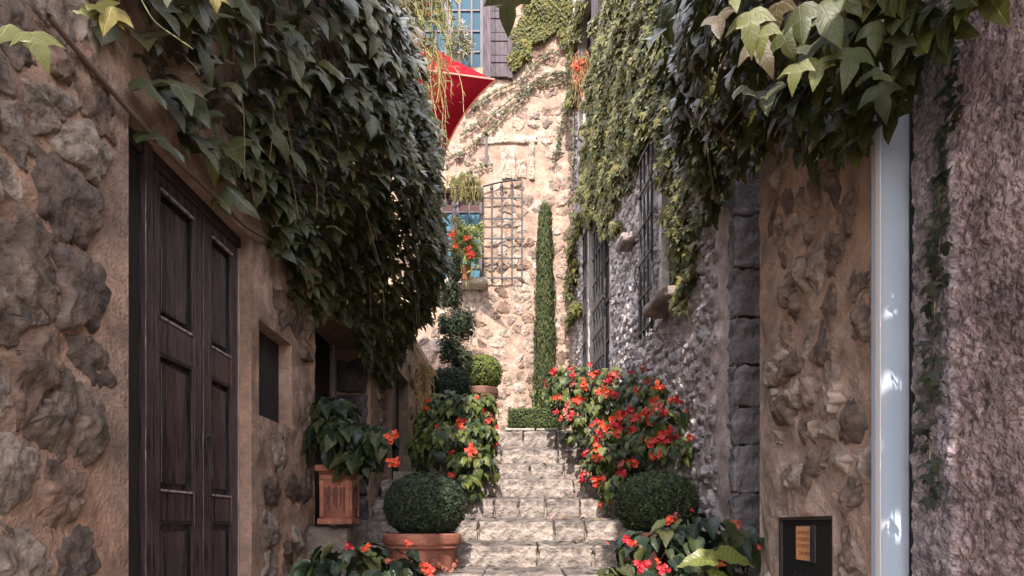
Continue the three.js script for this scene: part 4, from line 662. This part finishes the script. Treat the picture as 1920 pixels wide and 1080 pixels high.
// a clipped mass of tiny leaves round a dark core: shape(d) gives the radius for a direction
function clipped(t, centre, shape, n, s, tints, seed, core = true) {
  const g = blade(1, .62, .15, 2), mat = box([1, 1, 1]), im = new THREE.InstancedMesh(g, mat, n), r = RNG(seed), inv = t.position.clone().negate();
  for (let i = 0; i < n; i++) { const d = rndv(r, 2).normalize(), p = shape(d, 1 - .12 * r() * r() + .02 * r() + (r() < .03 ? .09 * r() : 0), r), k = s * (.7 + .6 * r()); const m = leafMatrix(p.clone().add(centre).add(inv), d.clone().add(rndv(r, 1.3)), rndv(r, 2).addScaledVector(d, -1.2).negate().negate().add(V3(0, .0, 0)), r() * 6, k); im.setMatrixAt(i, m); im.setColorAt(i, rgb(tints[Math.floor(r() * tints.length)])); }
  im.name = 'leaves'; im.userData.kind = 'stuff'; im.castShadow = im.receiveShadow = true; t.add(im);
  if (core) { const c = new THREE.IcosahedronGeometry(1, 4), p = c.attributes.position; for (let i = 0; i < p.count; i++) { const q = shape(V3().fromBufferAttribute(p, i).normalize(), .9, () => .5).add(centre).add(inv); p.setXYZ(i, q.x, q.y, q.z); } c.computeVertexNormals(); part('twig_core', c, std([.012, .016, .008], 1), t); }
}
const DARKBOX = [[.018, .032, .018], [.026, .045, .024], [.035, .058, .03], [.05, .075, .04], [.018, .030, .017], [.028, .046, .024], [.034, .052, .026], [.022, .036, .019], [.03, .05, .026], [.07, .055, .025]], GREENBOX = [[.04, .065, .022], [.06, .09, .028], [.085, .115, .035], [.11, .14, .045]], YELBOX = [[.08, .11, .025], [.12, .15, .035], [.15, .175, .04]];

{ // left clipped ball
  const D = 4.72, c = at(798, 948, D), rim = at(792, 1000, D), t = thing('potted_topiary', 'dark box ball in a wide terracotta pot left of the steps', 'topiary', W(rim.x, (CY - 1000) / F * D - .5, D));
  roundPot(t, .298, .5, M.clay);
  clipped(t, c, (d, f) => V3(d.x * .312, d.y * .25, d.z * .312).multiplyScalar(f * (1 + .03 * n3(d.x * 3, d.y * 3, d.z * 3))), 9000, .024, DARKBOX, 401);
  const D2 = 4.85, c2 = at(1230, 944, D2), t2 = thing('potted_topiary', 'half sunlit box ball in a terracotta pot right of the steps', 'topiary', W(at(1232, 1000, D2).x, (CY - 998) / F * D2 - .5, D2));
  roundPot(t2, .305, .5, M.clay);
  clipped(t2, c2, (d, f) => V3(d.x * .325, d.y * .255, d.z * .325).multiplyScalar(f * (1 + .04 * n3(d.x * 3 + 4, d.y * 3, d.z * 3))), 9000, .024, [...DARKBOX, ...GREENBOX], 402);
}
{ // right flowering mass
  const t = thing('begonia_bush', 'huge bush of orange red begonias right of the upper steps', 'bush', W(1.05, stepTop(6.6), 6.7));
  const B = (x, y, D, r, sy = 1) => ({ p: at(x, y, D), r, sy });
  bush(t, [B(1090, 745, 7.7, .40), B(1150, 740, 7.3, .38, .8), B(1190, 765, 6.9, .42), B(1232, 800, 6.5, .34), B(1110, 805, 7.2, .36), B(1165, 840, 6.6, .36), B(1140, 885, 6.3, .28), B(1215, 850, 6.3, .30), B(1165, 925, 6.0, .22), B(1235, 745, 6.2, .22), B(1250, 800, 5.6, .24), B(1262, 850, 5.4, .19), B(1060, 720, 8.0, .24)], 2700, 411, P.beg, { flowers: 135, size: [.055, .115], fs: .88, stems: 14, max: 285 });
}
{ // left flowering mass
  const t = thing('begonia_bush', 'tall bush of red begonias left of the steps above the dark ball', 'bush', W(-.75, stepTop(6.7), 6.7));
  const B = (x, y, D, r, sy = 1) => ({ p: at(x, y, D), r, sy });
  bush(t, [B(850, 790, 7.3, .36), B(895, 770, 7.6, .24), B(890, 830, 6.8, .25), B(830, 850, 6.7, .34), B(885, 880, 6.4, .25), B(868, 915, 6.1, .17), B(810, 800, 7.2, .2)], 1700, 421, P.beg, { flowers: 9, size: [.06, .12], stems: 10, fs: .8, max: 290, at: [[820, 805, 6.9], [862, 790, 6.8], [865, 800, 6.8], [913, 790, 7], [920, 810, 7], [925, 830, 7], [905, 770, 7.2], [888, 855, 6.5], [845, 820, 6.5], [895, 745, 7.3], [930, 800, 7.2], [920, 785, 7.2]] });
}
{ // front left plant on its ground pot
  const D = 3.75, t = thing('potted_begonia', 'dark leaved red begonia in a pot below the square planter', 'potted plant', W(at(670, 1080, D).x, -1.0, D));
  roundPot(t, .26, .38, M.clay, false);
  const B = (x, y, d, r, sy = 1) => ({ p: at(x, y, d), r, sy });
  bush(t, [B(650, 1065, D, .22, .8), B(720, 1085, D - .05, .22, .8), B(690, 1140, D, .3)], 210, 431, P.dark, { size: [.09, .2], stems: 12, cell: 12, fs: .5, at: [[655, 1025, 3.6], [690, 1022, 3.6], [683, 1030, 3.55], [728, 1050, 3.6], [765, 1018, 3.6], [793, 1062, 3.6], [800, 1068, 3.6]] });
}
{ // front right plant
  const D = 3.75, t = thing('potted_begonia', 'big leaved red begonia in front of the right box ball', 'potted plant', W(at(1300, 1080, D).x, -1.05, D));
  roundPot(t, .28, .4, M.clay, false);
  const B = (x, y, d, r, sy = 1) => ({ p: at(x, y, d), r, sy });
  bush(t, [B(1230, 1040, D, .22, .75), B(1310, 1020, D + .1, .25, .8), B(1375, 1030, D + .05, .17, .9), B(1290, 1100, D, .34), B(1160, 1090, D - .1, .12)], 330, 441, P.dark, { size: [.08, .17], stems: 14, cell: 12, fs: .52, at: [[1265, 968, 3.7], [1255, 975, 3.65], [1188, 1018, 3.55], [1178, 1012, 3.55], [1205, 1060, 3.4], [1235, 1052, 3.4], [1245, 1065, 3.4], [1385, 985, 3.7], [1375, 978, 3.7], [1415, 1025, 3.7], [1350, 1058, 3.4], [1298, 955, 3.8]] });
  const r = RNG(5), it = []; for (const [x, y, roll, s] of [[1350, 1045, 1.5, .2], [1330, 1078, 1.3, .2], [1345, 1052, -1.5, .22]]) it.push({ m: leafMatrix(at(x, y, 3.3), V3(0, .8, .6), DOWN, roll, s), s, g: it.length, t: 3 }); for (const k of it) k.t = 4;
  foliage(t, 'leaf', BEG, P.beg, it, 10);
}
{ // square planter on the ledge
  const D = 4.62, t = thing('square_planter', 'square terracotta planter with trailing leafy plant beside the doorway', 'planter', W(-1.38, .005, D)), s = .235, hh = .45;
  const body = new THREE.CylinderGeometry(s * .7071, s * .66, hh - .06, 4, 1).rotateY(Math.PI / 4); boxUV(body); body.translate(0, (hh - .06) / 2, 0); part('box', body, M.clay, t);
  part('rim', bx(s + .05, .05, s + .05, 0, hh - .035, 0, .012), M.clay, t); part('foot', bx(s + .02, .045, s + .02, 0, .024, 0, .008), M.clay, t);
  for (const [rx, x, z] of [[0, 0, s / 2], [Math.PI / 2, s / 2, 0]]) { const f = sub('panel_frame', t); f.position.set(x * 1.0, 0, z); f.rotation.y = rx; part('frame_bar', bx(.03, .27, .014, -.095, .19, -.002, .004), M.clay, f); part('frame_bar', bx(.03, .27, .014, .095, .19, -.002, .004), M.clay, f); part('frame_bar', bx(.22, .03, .014, 0, .35, -.003, .004), M.clay, f); const rr = RNG(9); for (let i = 0; i < 6; i++) part('panel_streak', bx(.014, .1 + .1 * rr(), .014, -.065 + i * .026, .17 + .04 * rr(), -.004, .004).rotateZ((rr() - .5) * .1), std([.16, .07, .055], .9, { map: T.clay }), f); }  // thin dark clay bars drawn as streaks within the panel
  part('soil', bx(s - .02, .01, s - .02, 0, hh - .006, 0), M.soil, t);
  const B = (x, y, d, r, sy = 1) => ({ p: at(x, y, d), r, sy });
  bush(t, [B(640, 830, D, .24, .8), B(690, 835, D + .05, .18, .9), B(620, 780, D + .1, .16), B(670, 880, D - .1, .13)], 330, 451, P.dark, { size: [.09, .16], stems: 12, cell: 10, fs: .7, at: [[735, 818, 4.5], [742, 862, 4.5], [738, 865, 4.45]] });
}
{ // box ball in the sun, spiral tree, dark shrub, urn, hedge, cypress
  const D = 8.7, c = at(905, 700, D), t = thing('potted_topiary', 'round sunlit yellow green box ball behind the left begonias', 'topiary', W(c.x, landing(D), D));
  roundPot(t, .22, Math.max(.2, c.y - EYE - landing(D) - .22), M.clayDark, false);
  clipped(t, c, (d, f) => V3(d.x, d.y * .95, d.z).multiplyScalar(.275 * f * (1 + .05 * n3(d.x * 3, d.y * 3, d.z * 3))), 4500, .03, YELBOX, 461);
  const U = at(912, 760, 8.0), u = thing('terracotta_urn', 'small bright orange terracotta urn among the left begonias', 'urn', W(U.x, (CY - 775) / F * 8 - .12, 8.0));
  part('urn_body', lathe([[.01, 0], [.07, 0], [.075, .02], [.12, .12], [.125, .18], [.1, .25], [.085, .27], [.11, .29], [.12, .31], [.1, .315], [.08, .28]], 36), M.clayBright, u);
  part('handle', new THREE.TorusGeometry(.035, .012, 8, 18).translate(.12, .22, 0), M.clayBright, u); part('handle', new THREE.TorusGeometry(.035, .012, 8, 18).translate(-.12, .22, 0), M.clayBright, u);
  part('foot_block', roughBlock(.2, U.y - EYE - stepTop(8) + .2, .2, [5, 9, 5], .01, .006, 3, [.4, .34, .3], [.3, .25, .22]).translate(0, -(U.y - EYE - stepTop(8) + .2) / 2 - .004, 0), M.step, u);
  const S = thing('cloud_topiary', 'slender dark clipped tree in tiers before the barred window', 'topiary', W(at(850, 760, 8.5).x, stepTop(8.5), 8.5)), tr = [at(848, 760, 8.5), at(852, 690, 8.5), at(846, 620, 8.5), at(853, 560, 8.5), at(851, 500, 8.5)].map((p) => p.sub(S.position));
  tr.unshift(V3(tr[0].x, 0, 0)); part('trunk', tube(tr, .022, 30, 7), M.stem, S);
  for (const [x, y, rx, ry, n] of [[853, 505, 13, 30, 900], [845, 555, 20, 26, 1200], [866, 608, 24, 30, 1600], [846, 655, 24, 26, 1400], [868, 680, 20, 24, 1000], [836, 610, 14, 22, 700]]) { const cc = at(x, y, 8.5), k = 8.5 / F; clipped(S, cc, (d, f, q) => V3(d.x * rx * k, d.y * ry * k, d.z * rx * k).multiplyScalar(f * (.5 + .7 * q()) * (1 + .2 * n3(d.x * 2 + x, d.y * 2, d.z * 2))), n, .04, DARKBOX, 470 + x, false); }
  const K = at(840, 728, 7.9), k2 = thing('potted_shrub', 'nearly black round shrub between the vine and the left begonias', 'shrub', W(K.x, stepTop(7.9), 7.9));
  roundPot(k2, .24, Math.max(.3, K.y - EYE - stepTop(7.9) - .2), M.doorDark, false);
  clipped(k2, K, (d, f, q) => V3(d.x * 1.15, d.y * .95, d.z).multiplyScalar(.27 * f * (.9 + .15 * q()) * (1 + .1 * n3(d.x * 3, d.y * 3, d.z * 3))), 4500, .035, [[.012, .022, .014], [.018, .03, .018], [.03, .045, .026]], 481);
  const hd = thing('box_hedge', 'low clipped box hedge at the head of the steps', 'hedge', W(.2, landing(9.6), 9.6)), hc = at(1003, 789, 9.6);
  clipped(hd, hc, (d, f) => { const m = Math.max(Math.abs(d.x), Math.abs(d.y), Math.abs(d.z)); return V3(d.x / m * .41, d.y / m * .17, d.z / m * .2).multiplyScalar(f * (.97 + .05 * n3(d.x * 4, d.y * 4, d.z * 4))); }, 5200, .03, GREENBOX, 491);
  const base = at(1022, 775, 10.3), cy = thing('cypress_tree', 'tall narrow cypress against the sunlit pale house', 'tree', W(base.x, landing(10.3), 10.3)), H = (CY - 385) / F * 10.3 - landing(10.3);
  part('trunk', new THREE.CylinderGeometry(.02, .045, H * .8, 8).translate(0, H * .4, 0), M.stem, cy);
  const rad = (y) => { const q = y / H; return (.205 * Math.pow(Math.max(0, 1 - q), .26) * (.85 + .15 * sstep(q, 0, .2)) * (1 + .06 * Math.sin(y * 9))) + .004; };
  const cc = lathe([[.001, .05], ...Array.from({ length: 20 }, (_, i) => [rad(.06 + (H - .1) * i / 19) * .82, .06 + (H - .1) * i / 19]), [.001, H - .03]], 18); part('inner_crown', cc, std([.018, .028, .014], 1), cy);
  const n = 11000, im = new THREE.InstancedMesh(blade(1, .30, .1, 2), box([1, 1, 1], .8), n), r = RNG(495), tn = [[.022, .034, .012], [.034, .048, .015], [.05, .065, .02], [.075, .085, .026], [.10, .085, .03]];
  for (let i = 0; i < n; i++) { const y = .05 + (H - .06) * (1 - Math.pow(r(), .85)), a = r() * 6.283, q = rad(y) * (.82 + .2 * r() + (r() < .03 ? .2 * r() : 0)) * (1 + .14 * n3(Math.cos(a) * 2, y * 3.5, Math.sin(a) * 2)), s = .045 + .045 * r(); im.setMatrixAt(i, leafMatrix(V3(Math.cos(a) * q, y, Math.sin(a) * q), V3(Math.cos(a), .2, Math.sin(a)).add(rndv(r, 1)), V3(Math.cos(a) * .45, 1, Math.sin(a) * .45).add(rndv(r, .5)), 0, s)); im.setColorAt(i, rgb(tn[Math.min(4, Math.floor(r() * 4.3))])); }
  im.name = 'crown'; im.userData.kind = 'stuff'; im.castShadow = im.receiveShadow = true; cy.add(im);
  const sb = thing('young_shrub', 'sparse low shrub at the foot of the cypress', 'shrub', W(at(1022, 780, 9.9).x, landing(9.9), 9.9)); bush(sb, [{ p: at(1018, 750, 9.9), r: .2, sy: 1.1 }, { p: at(1040, 765, 9.8), r: .17 }], 200, 497, P.beg, { size: [.05, .08], stems: 9, flowers: 0, cell: 8, max: 60 });
}
{ // fallen petals and leaves
  const r = RNG(611), g = begLeaf(.3, .3, .1), n = 150, im = new THREE.InstancedMesh(g, leafMat([1, 1, 1], null, .7, .1), n), cs = [[.45, .03, .03], [.5, .06, .03], [.14, .09, .03], [.09, .07, .03], [.16, .13, .04]];
  for (let i = 0; i < n; i++) { const D = 4.5 + 4 * r(), X = (r() < .5 ? -1 : 1) * (.15 + .75 * Math.sqrt(r())), s = r() < .6 ? .018 + .015 * r() : .04 + .04 * r(); im.setMatrixAt(i, leafMatrix(W(X, stepTop(D) + .014, D), V3(0, 1, 0).add(rndv(r, .5)), rndv(r, 2), 0, s)); im.setColorAt(i, rgb(s < .034 ? cs[i % 2] : cs[2 + i % 3])); }
  im.name = 'fallen_petals'; im.castShadow = im.receiveShadow = true; scene.add(im); tag(im, 'fallen red petals and dry leaves scattered on the steps', 'fallen petals', null, 'stuff');
}
// ---------------------------------------------------------------- trailing plants on terrace, window and wall
function trailing(t, starts, n, seed, o) {
  const r = RNG(seed), inv = t.position.clone().negate(), stems = [], g = blade(1, o.w ?? .16, .3, 3), ms = [];
  for (let i = 0; i < n; i++) {
    const a = starts(r), dir = V3(o.dx * (.4 + r()) + (r() - .5) * .15, .25 * r(), (o.dz ?? .2) * r()), L = lerp(...o.len, r()), pts = [];
    for (let k = 0; k <= 6; k++) { const s = k / 6; pts.push(a.clone().addScaledVector(dir, s * (2 - s) * .8).add(V3(Math.sin(i * 2.4 + s * 4) * .05 * s, 0, Math.cos(i * 1.7 + s * 3) * .05 * s)).add(V3((r() - .5) * .03, -L * s * s + .1 * Math.sin(s * 3), (r() - .5) * .03)).add(inv)); }
    const c = new THREE.CatmullRomCurve3(pts); stems.push(new THREE.TubeGeometry(c, 8, o.rad ?? .004, 4));
    for (let k = 0; k < o.per; k++) { const s = r(), p = c.getPoint(s), tn = c.getTangent(s), z = lerp(...o.size, r()); ms.push([leafMatrix(p, V3(0, .5, .6).add(rndv(r, 1.4)), tn.clone().add(rndv(r, 1.6)), 0, z), Math.floor(r() * o.tints.length)]); }
  }
  part('stems', stems, std(o.stemc ?? [.16, .14, .05], .8), t).userData.kind = 'stuff';
  const im = new THREE.InstancedMesh(g, box([1, 1, 1], .6), ms.length); ms.forEach(([m, c], i) => { im.setMatrixAt(i, m); im.setColorAt(i, rgb(o.tints[c])); }); im.name = 'leaves'; im.userData.kind = 'stuff'; im.castShadow = im.receiveShadow = true; t.add(im);
  for (const [i, f] of (o.at ?? []).entries()) { const m = new THREE.Mesh(FL[i % 4], o.fmat ?? FM[1]); m.name = 'flower'; m.position.copy(at(...f)).add(inv); m.scale.setScalar(o.fs ?? 1); m.rotation.z = i; m.castShadow = m.receiveShadow = true; t.add(m); }
}
const OLIVE = [[.15, .16, .04], [.20, .19, .05], [.24, .20, .06], [.11, .13, .04]];
{
  const t = thing('trailing_plant', 'wispy olive green trailing plant spilling over beside the red parasol', 'plant', at(745, 20, 7.3));
  trailing(t, (r) => at(715 + 60 * r(), -60 + 270 * r() * r(), 7.0 + .5 * r()), 105, 501, { dx: .5, len: [.25, .95], per: 30, size: [.06, .13], tints: OLIVE, at: [[762, 88, 7.1], [770, 100, 7.1], [772, 60, 7.2], [766, 172, 7.1], [800, 20, 7.2], [735, 5, 7.0]], fs: 1.1, w: .12, rad: .005 });
  trailing(t, (r) => at(786 + 18 * r(), 110 + 50 * r(), 7.1), 12, 502, { dx: .3, len: [.3, .95], per: 18, size: [.05, .1], tints: [[.28, .2, .07], [.22, .18, .06]], w: .1, rad: .005, stemc: [.3, .2, .08] });
  trailing(t, (r) => at(798 + 6 * r(), 170 + 10 * r(), 7.1), 2, 503, { dx: .02, len: [.75, .9], per: 40, size: [.05, .09], tints: OLIVE, w: .12 });
  const ex = part('planter_trough', bx(.9, .3, .3, 0, 0, 0, .02), M.clay, t); ex.position.copy(at(715, -10, 7.5).sub(t.position));
  const t2 = thing('window_plant', 'green and orange flowering plant on the sill of the barred window', 'plant', W(at(872, 525, 10.75).x, (CY - 531) / F * 10.75 + .03, 10.75));
  roundPot(t2, .12, .26, M.clayBright, false);
  trailing(t2, (r) => at(845 + 45 * r(), 440 + 60 * r(), 10.6), 90, 511, { dx: .12, len: [-.15, .45], per: 20, size: [.07, .14], tints: [[.16, .19, .04], [.11, .15, .04], [.22, .22, .06]], w: .16, at: [[847, 440, 10.4], [875, 447, 10.4], [884, 476, 10.4], [855, 460, 10.4], [880, 470, 10.4]], fs: 1.1 });
  const t3 = thing('hanging_plant', 'pale drooping plant hanging over the top of the barred window', 'plant', at(860, 345, 10.8));
  trailing(t3, (r) => at(835 + 55 * r(), 346 + 6 * r(), 10.75), 60, 521, { dx: .1, len: [.2, .5], per: 14, size: [.06, .12], tints: OLIVE, w: .1 });
  const t4 = thing('hanging_plant', 'dry rusty flowering basket hanging on the rubble house corner', 'plant', at(1090, 125, 9.9));
  trailing(t4, (r) => at(1075 + 32 * r(), 118 + 30 * r(), 9.8), 70, 531, { dx: .05, len: [.2, .75], per: 16, size: [.05, .1], tints: [[.26, .12, .05], [.3, .18, .08], [.2, .15, .05], [.32, .09, .05]], w: .14, at: [[1078, 122, 9.7], [1092, 116, 9.7], [1102, 120, 9.7], [1086, 128, 9.7]], fs: 1, stemc: [.25, .13, .06] });
  const t5 = thing('trailing_plant', 'withered straw coloured stalks hanging on the terrace wall', 'plant', at(800, 700, 7.4));
  trailing(t5, (r) => at(792 + 14 * r(), 690 + 20 * r(), 7.35), 34, 541, { dx: .02, len: [.35, .8], per: 14, size: [.06, .12], tints: [[.34, .2, .09], [.3, .22, .1], [.2, .19, .06]], w: .14, stemc: [.32, .2, .1] });
  const t6 = thing('window_plant', 'silvery grey plant on the upper window ledge behind the parasol', 'plant', at(858, 110, 10.85));
  trailing(t6, (r) => at(838 + 40 * r(), 104 + 14 * r(), 10.8), 60, 551, { dx: .06, len: [-.45, .1], per: 12, size: [.06, .11], tints: [[.22, .2, .16], [.3, .26, .22], [.18, .2, .1]], w: .2 });
}
{ // red parasol on the terrace
  const t = thing('parasol', 'red canvas parasol with a pointed corner reaching towards the shutter', 'parasol', W(-2.6, 2.7, 9)), inv = t.position.clone().negate();
  const tip = at(928, 151, 8.4), c2 = at(830, 297, 9.5), hub = at(700, 120, 9.0), top = at(690, 10, 9.6), far = at(640, 290, 9.9);
  const grid = (f, n = 20) => { const g = new THREE.PlaneGeometry(1, 1, n, n), p = g.attributes.position, uv = g.attributes.uv; for (let i = 0; i < p.count; i++) { const q = f(uv.getX(i), uv.getY(i)).add(inv); p.setXYZ(i, q.x, q.y, q.z); } g.computeVertexNormals(); return g; };
  const seam = (s) => hub.clone().lerp(tip, s).add(V3(0, -.10 * Math.sin(Math.PI * s), 0)), lower = (s) => { const p = far.clone().lerp(c2, clamp(s * 1.0, 0, 1)); return p; };
  const edge = (t2) => { const mid = at(862, 205, 8.9), a = tip.clone().lerp(mid, t2), b = mid.clone().lerp(c2, t2); return a.lerp(b, t2); };
  const thick = (g, off) => { const b = g.clone(), p = b.attributes.position, n = g.attributes.normal; for (let i = 0; i < p.count; i++) p.setXYZ(i, p.getX(i) - n.getX(i) * off, p.getY(i) - n.getY(i) * off, p.getZ(i) - n.getZ(i) * off); return [g, b]; };
  part('canopy', thick(grid((s, v) => { const e = edge(v), l = hub.clone().lerp(far, v); return l.lerp(e, s).add(V3(0, -.12 * Math.sin(Math.PI * s) * Math.sin(Math.PI * v), .0)).add(v < .001 ? V3(0, 0, 0) : V3(0, 0, 0)); }), .006), M.red, t);
  part('canopy', thick(grid((s, v) => { const a = hub.clone().lerp(tip, s), b = top.clone().lerp(tip, s).add(V3(0, -.06 * Math.sin(Math.PI * s), 0)); return a.lerp(b, v); }), .006), M.red, t);
  part('rib', tube([0, .25, .5, .75, 1].map((s) => hub.clone().lerp(tip, s).add(V3(0, .004, .012)).add(inv)), .011, 20, 6), std([.55, .2, .16], .6), t);
  part('hem', tube([0, .2, .4, .6, .8, 1].map((s) => edge(s).add(inv)), .012, 30, 6), std([.62, .22, .16], .8), t);
  part('rib', tube([0, .5, 1].map((s) => hub.clone().lerp(c2, s).add(V3(0, .02, 0)).add(inv)), .011, 16, 6), std([.3, .2, .16], .6), t);
  part('pole', new THREE.CylinderGeometry(.025, .025, 5.2, 12).translate(hub.x + inv.x, 2.6, hub.z + inv.z), M.wornEdge, t); part('base', new THREE.CylinderGeometry(.3, .32, .08, 24).translate(hub.x + inv.x, .05, hub.z + inv.z), M.iron, t);
}
renderer.render(scene, camera);
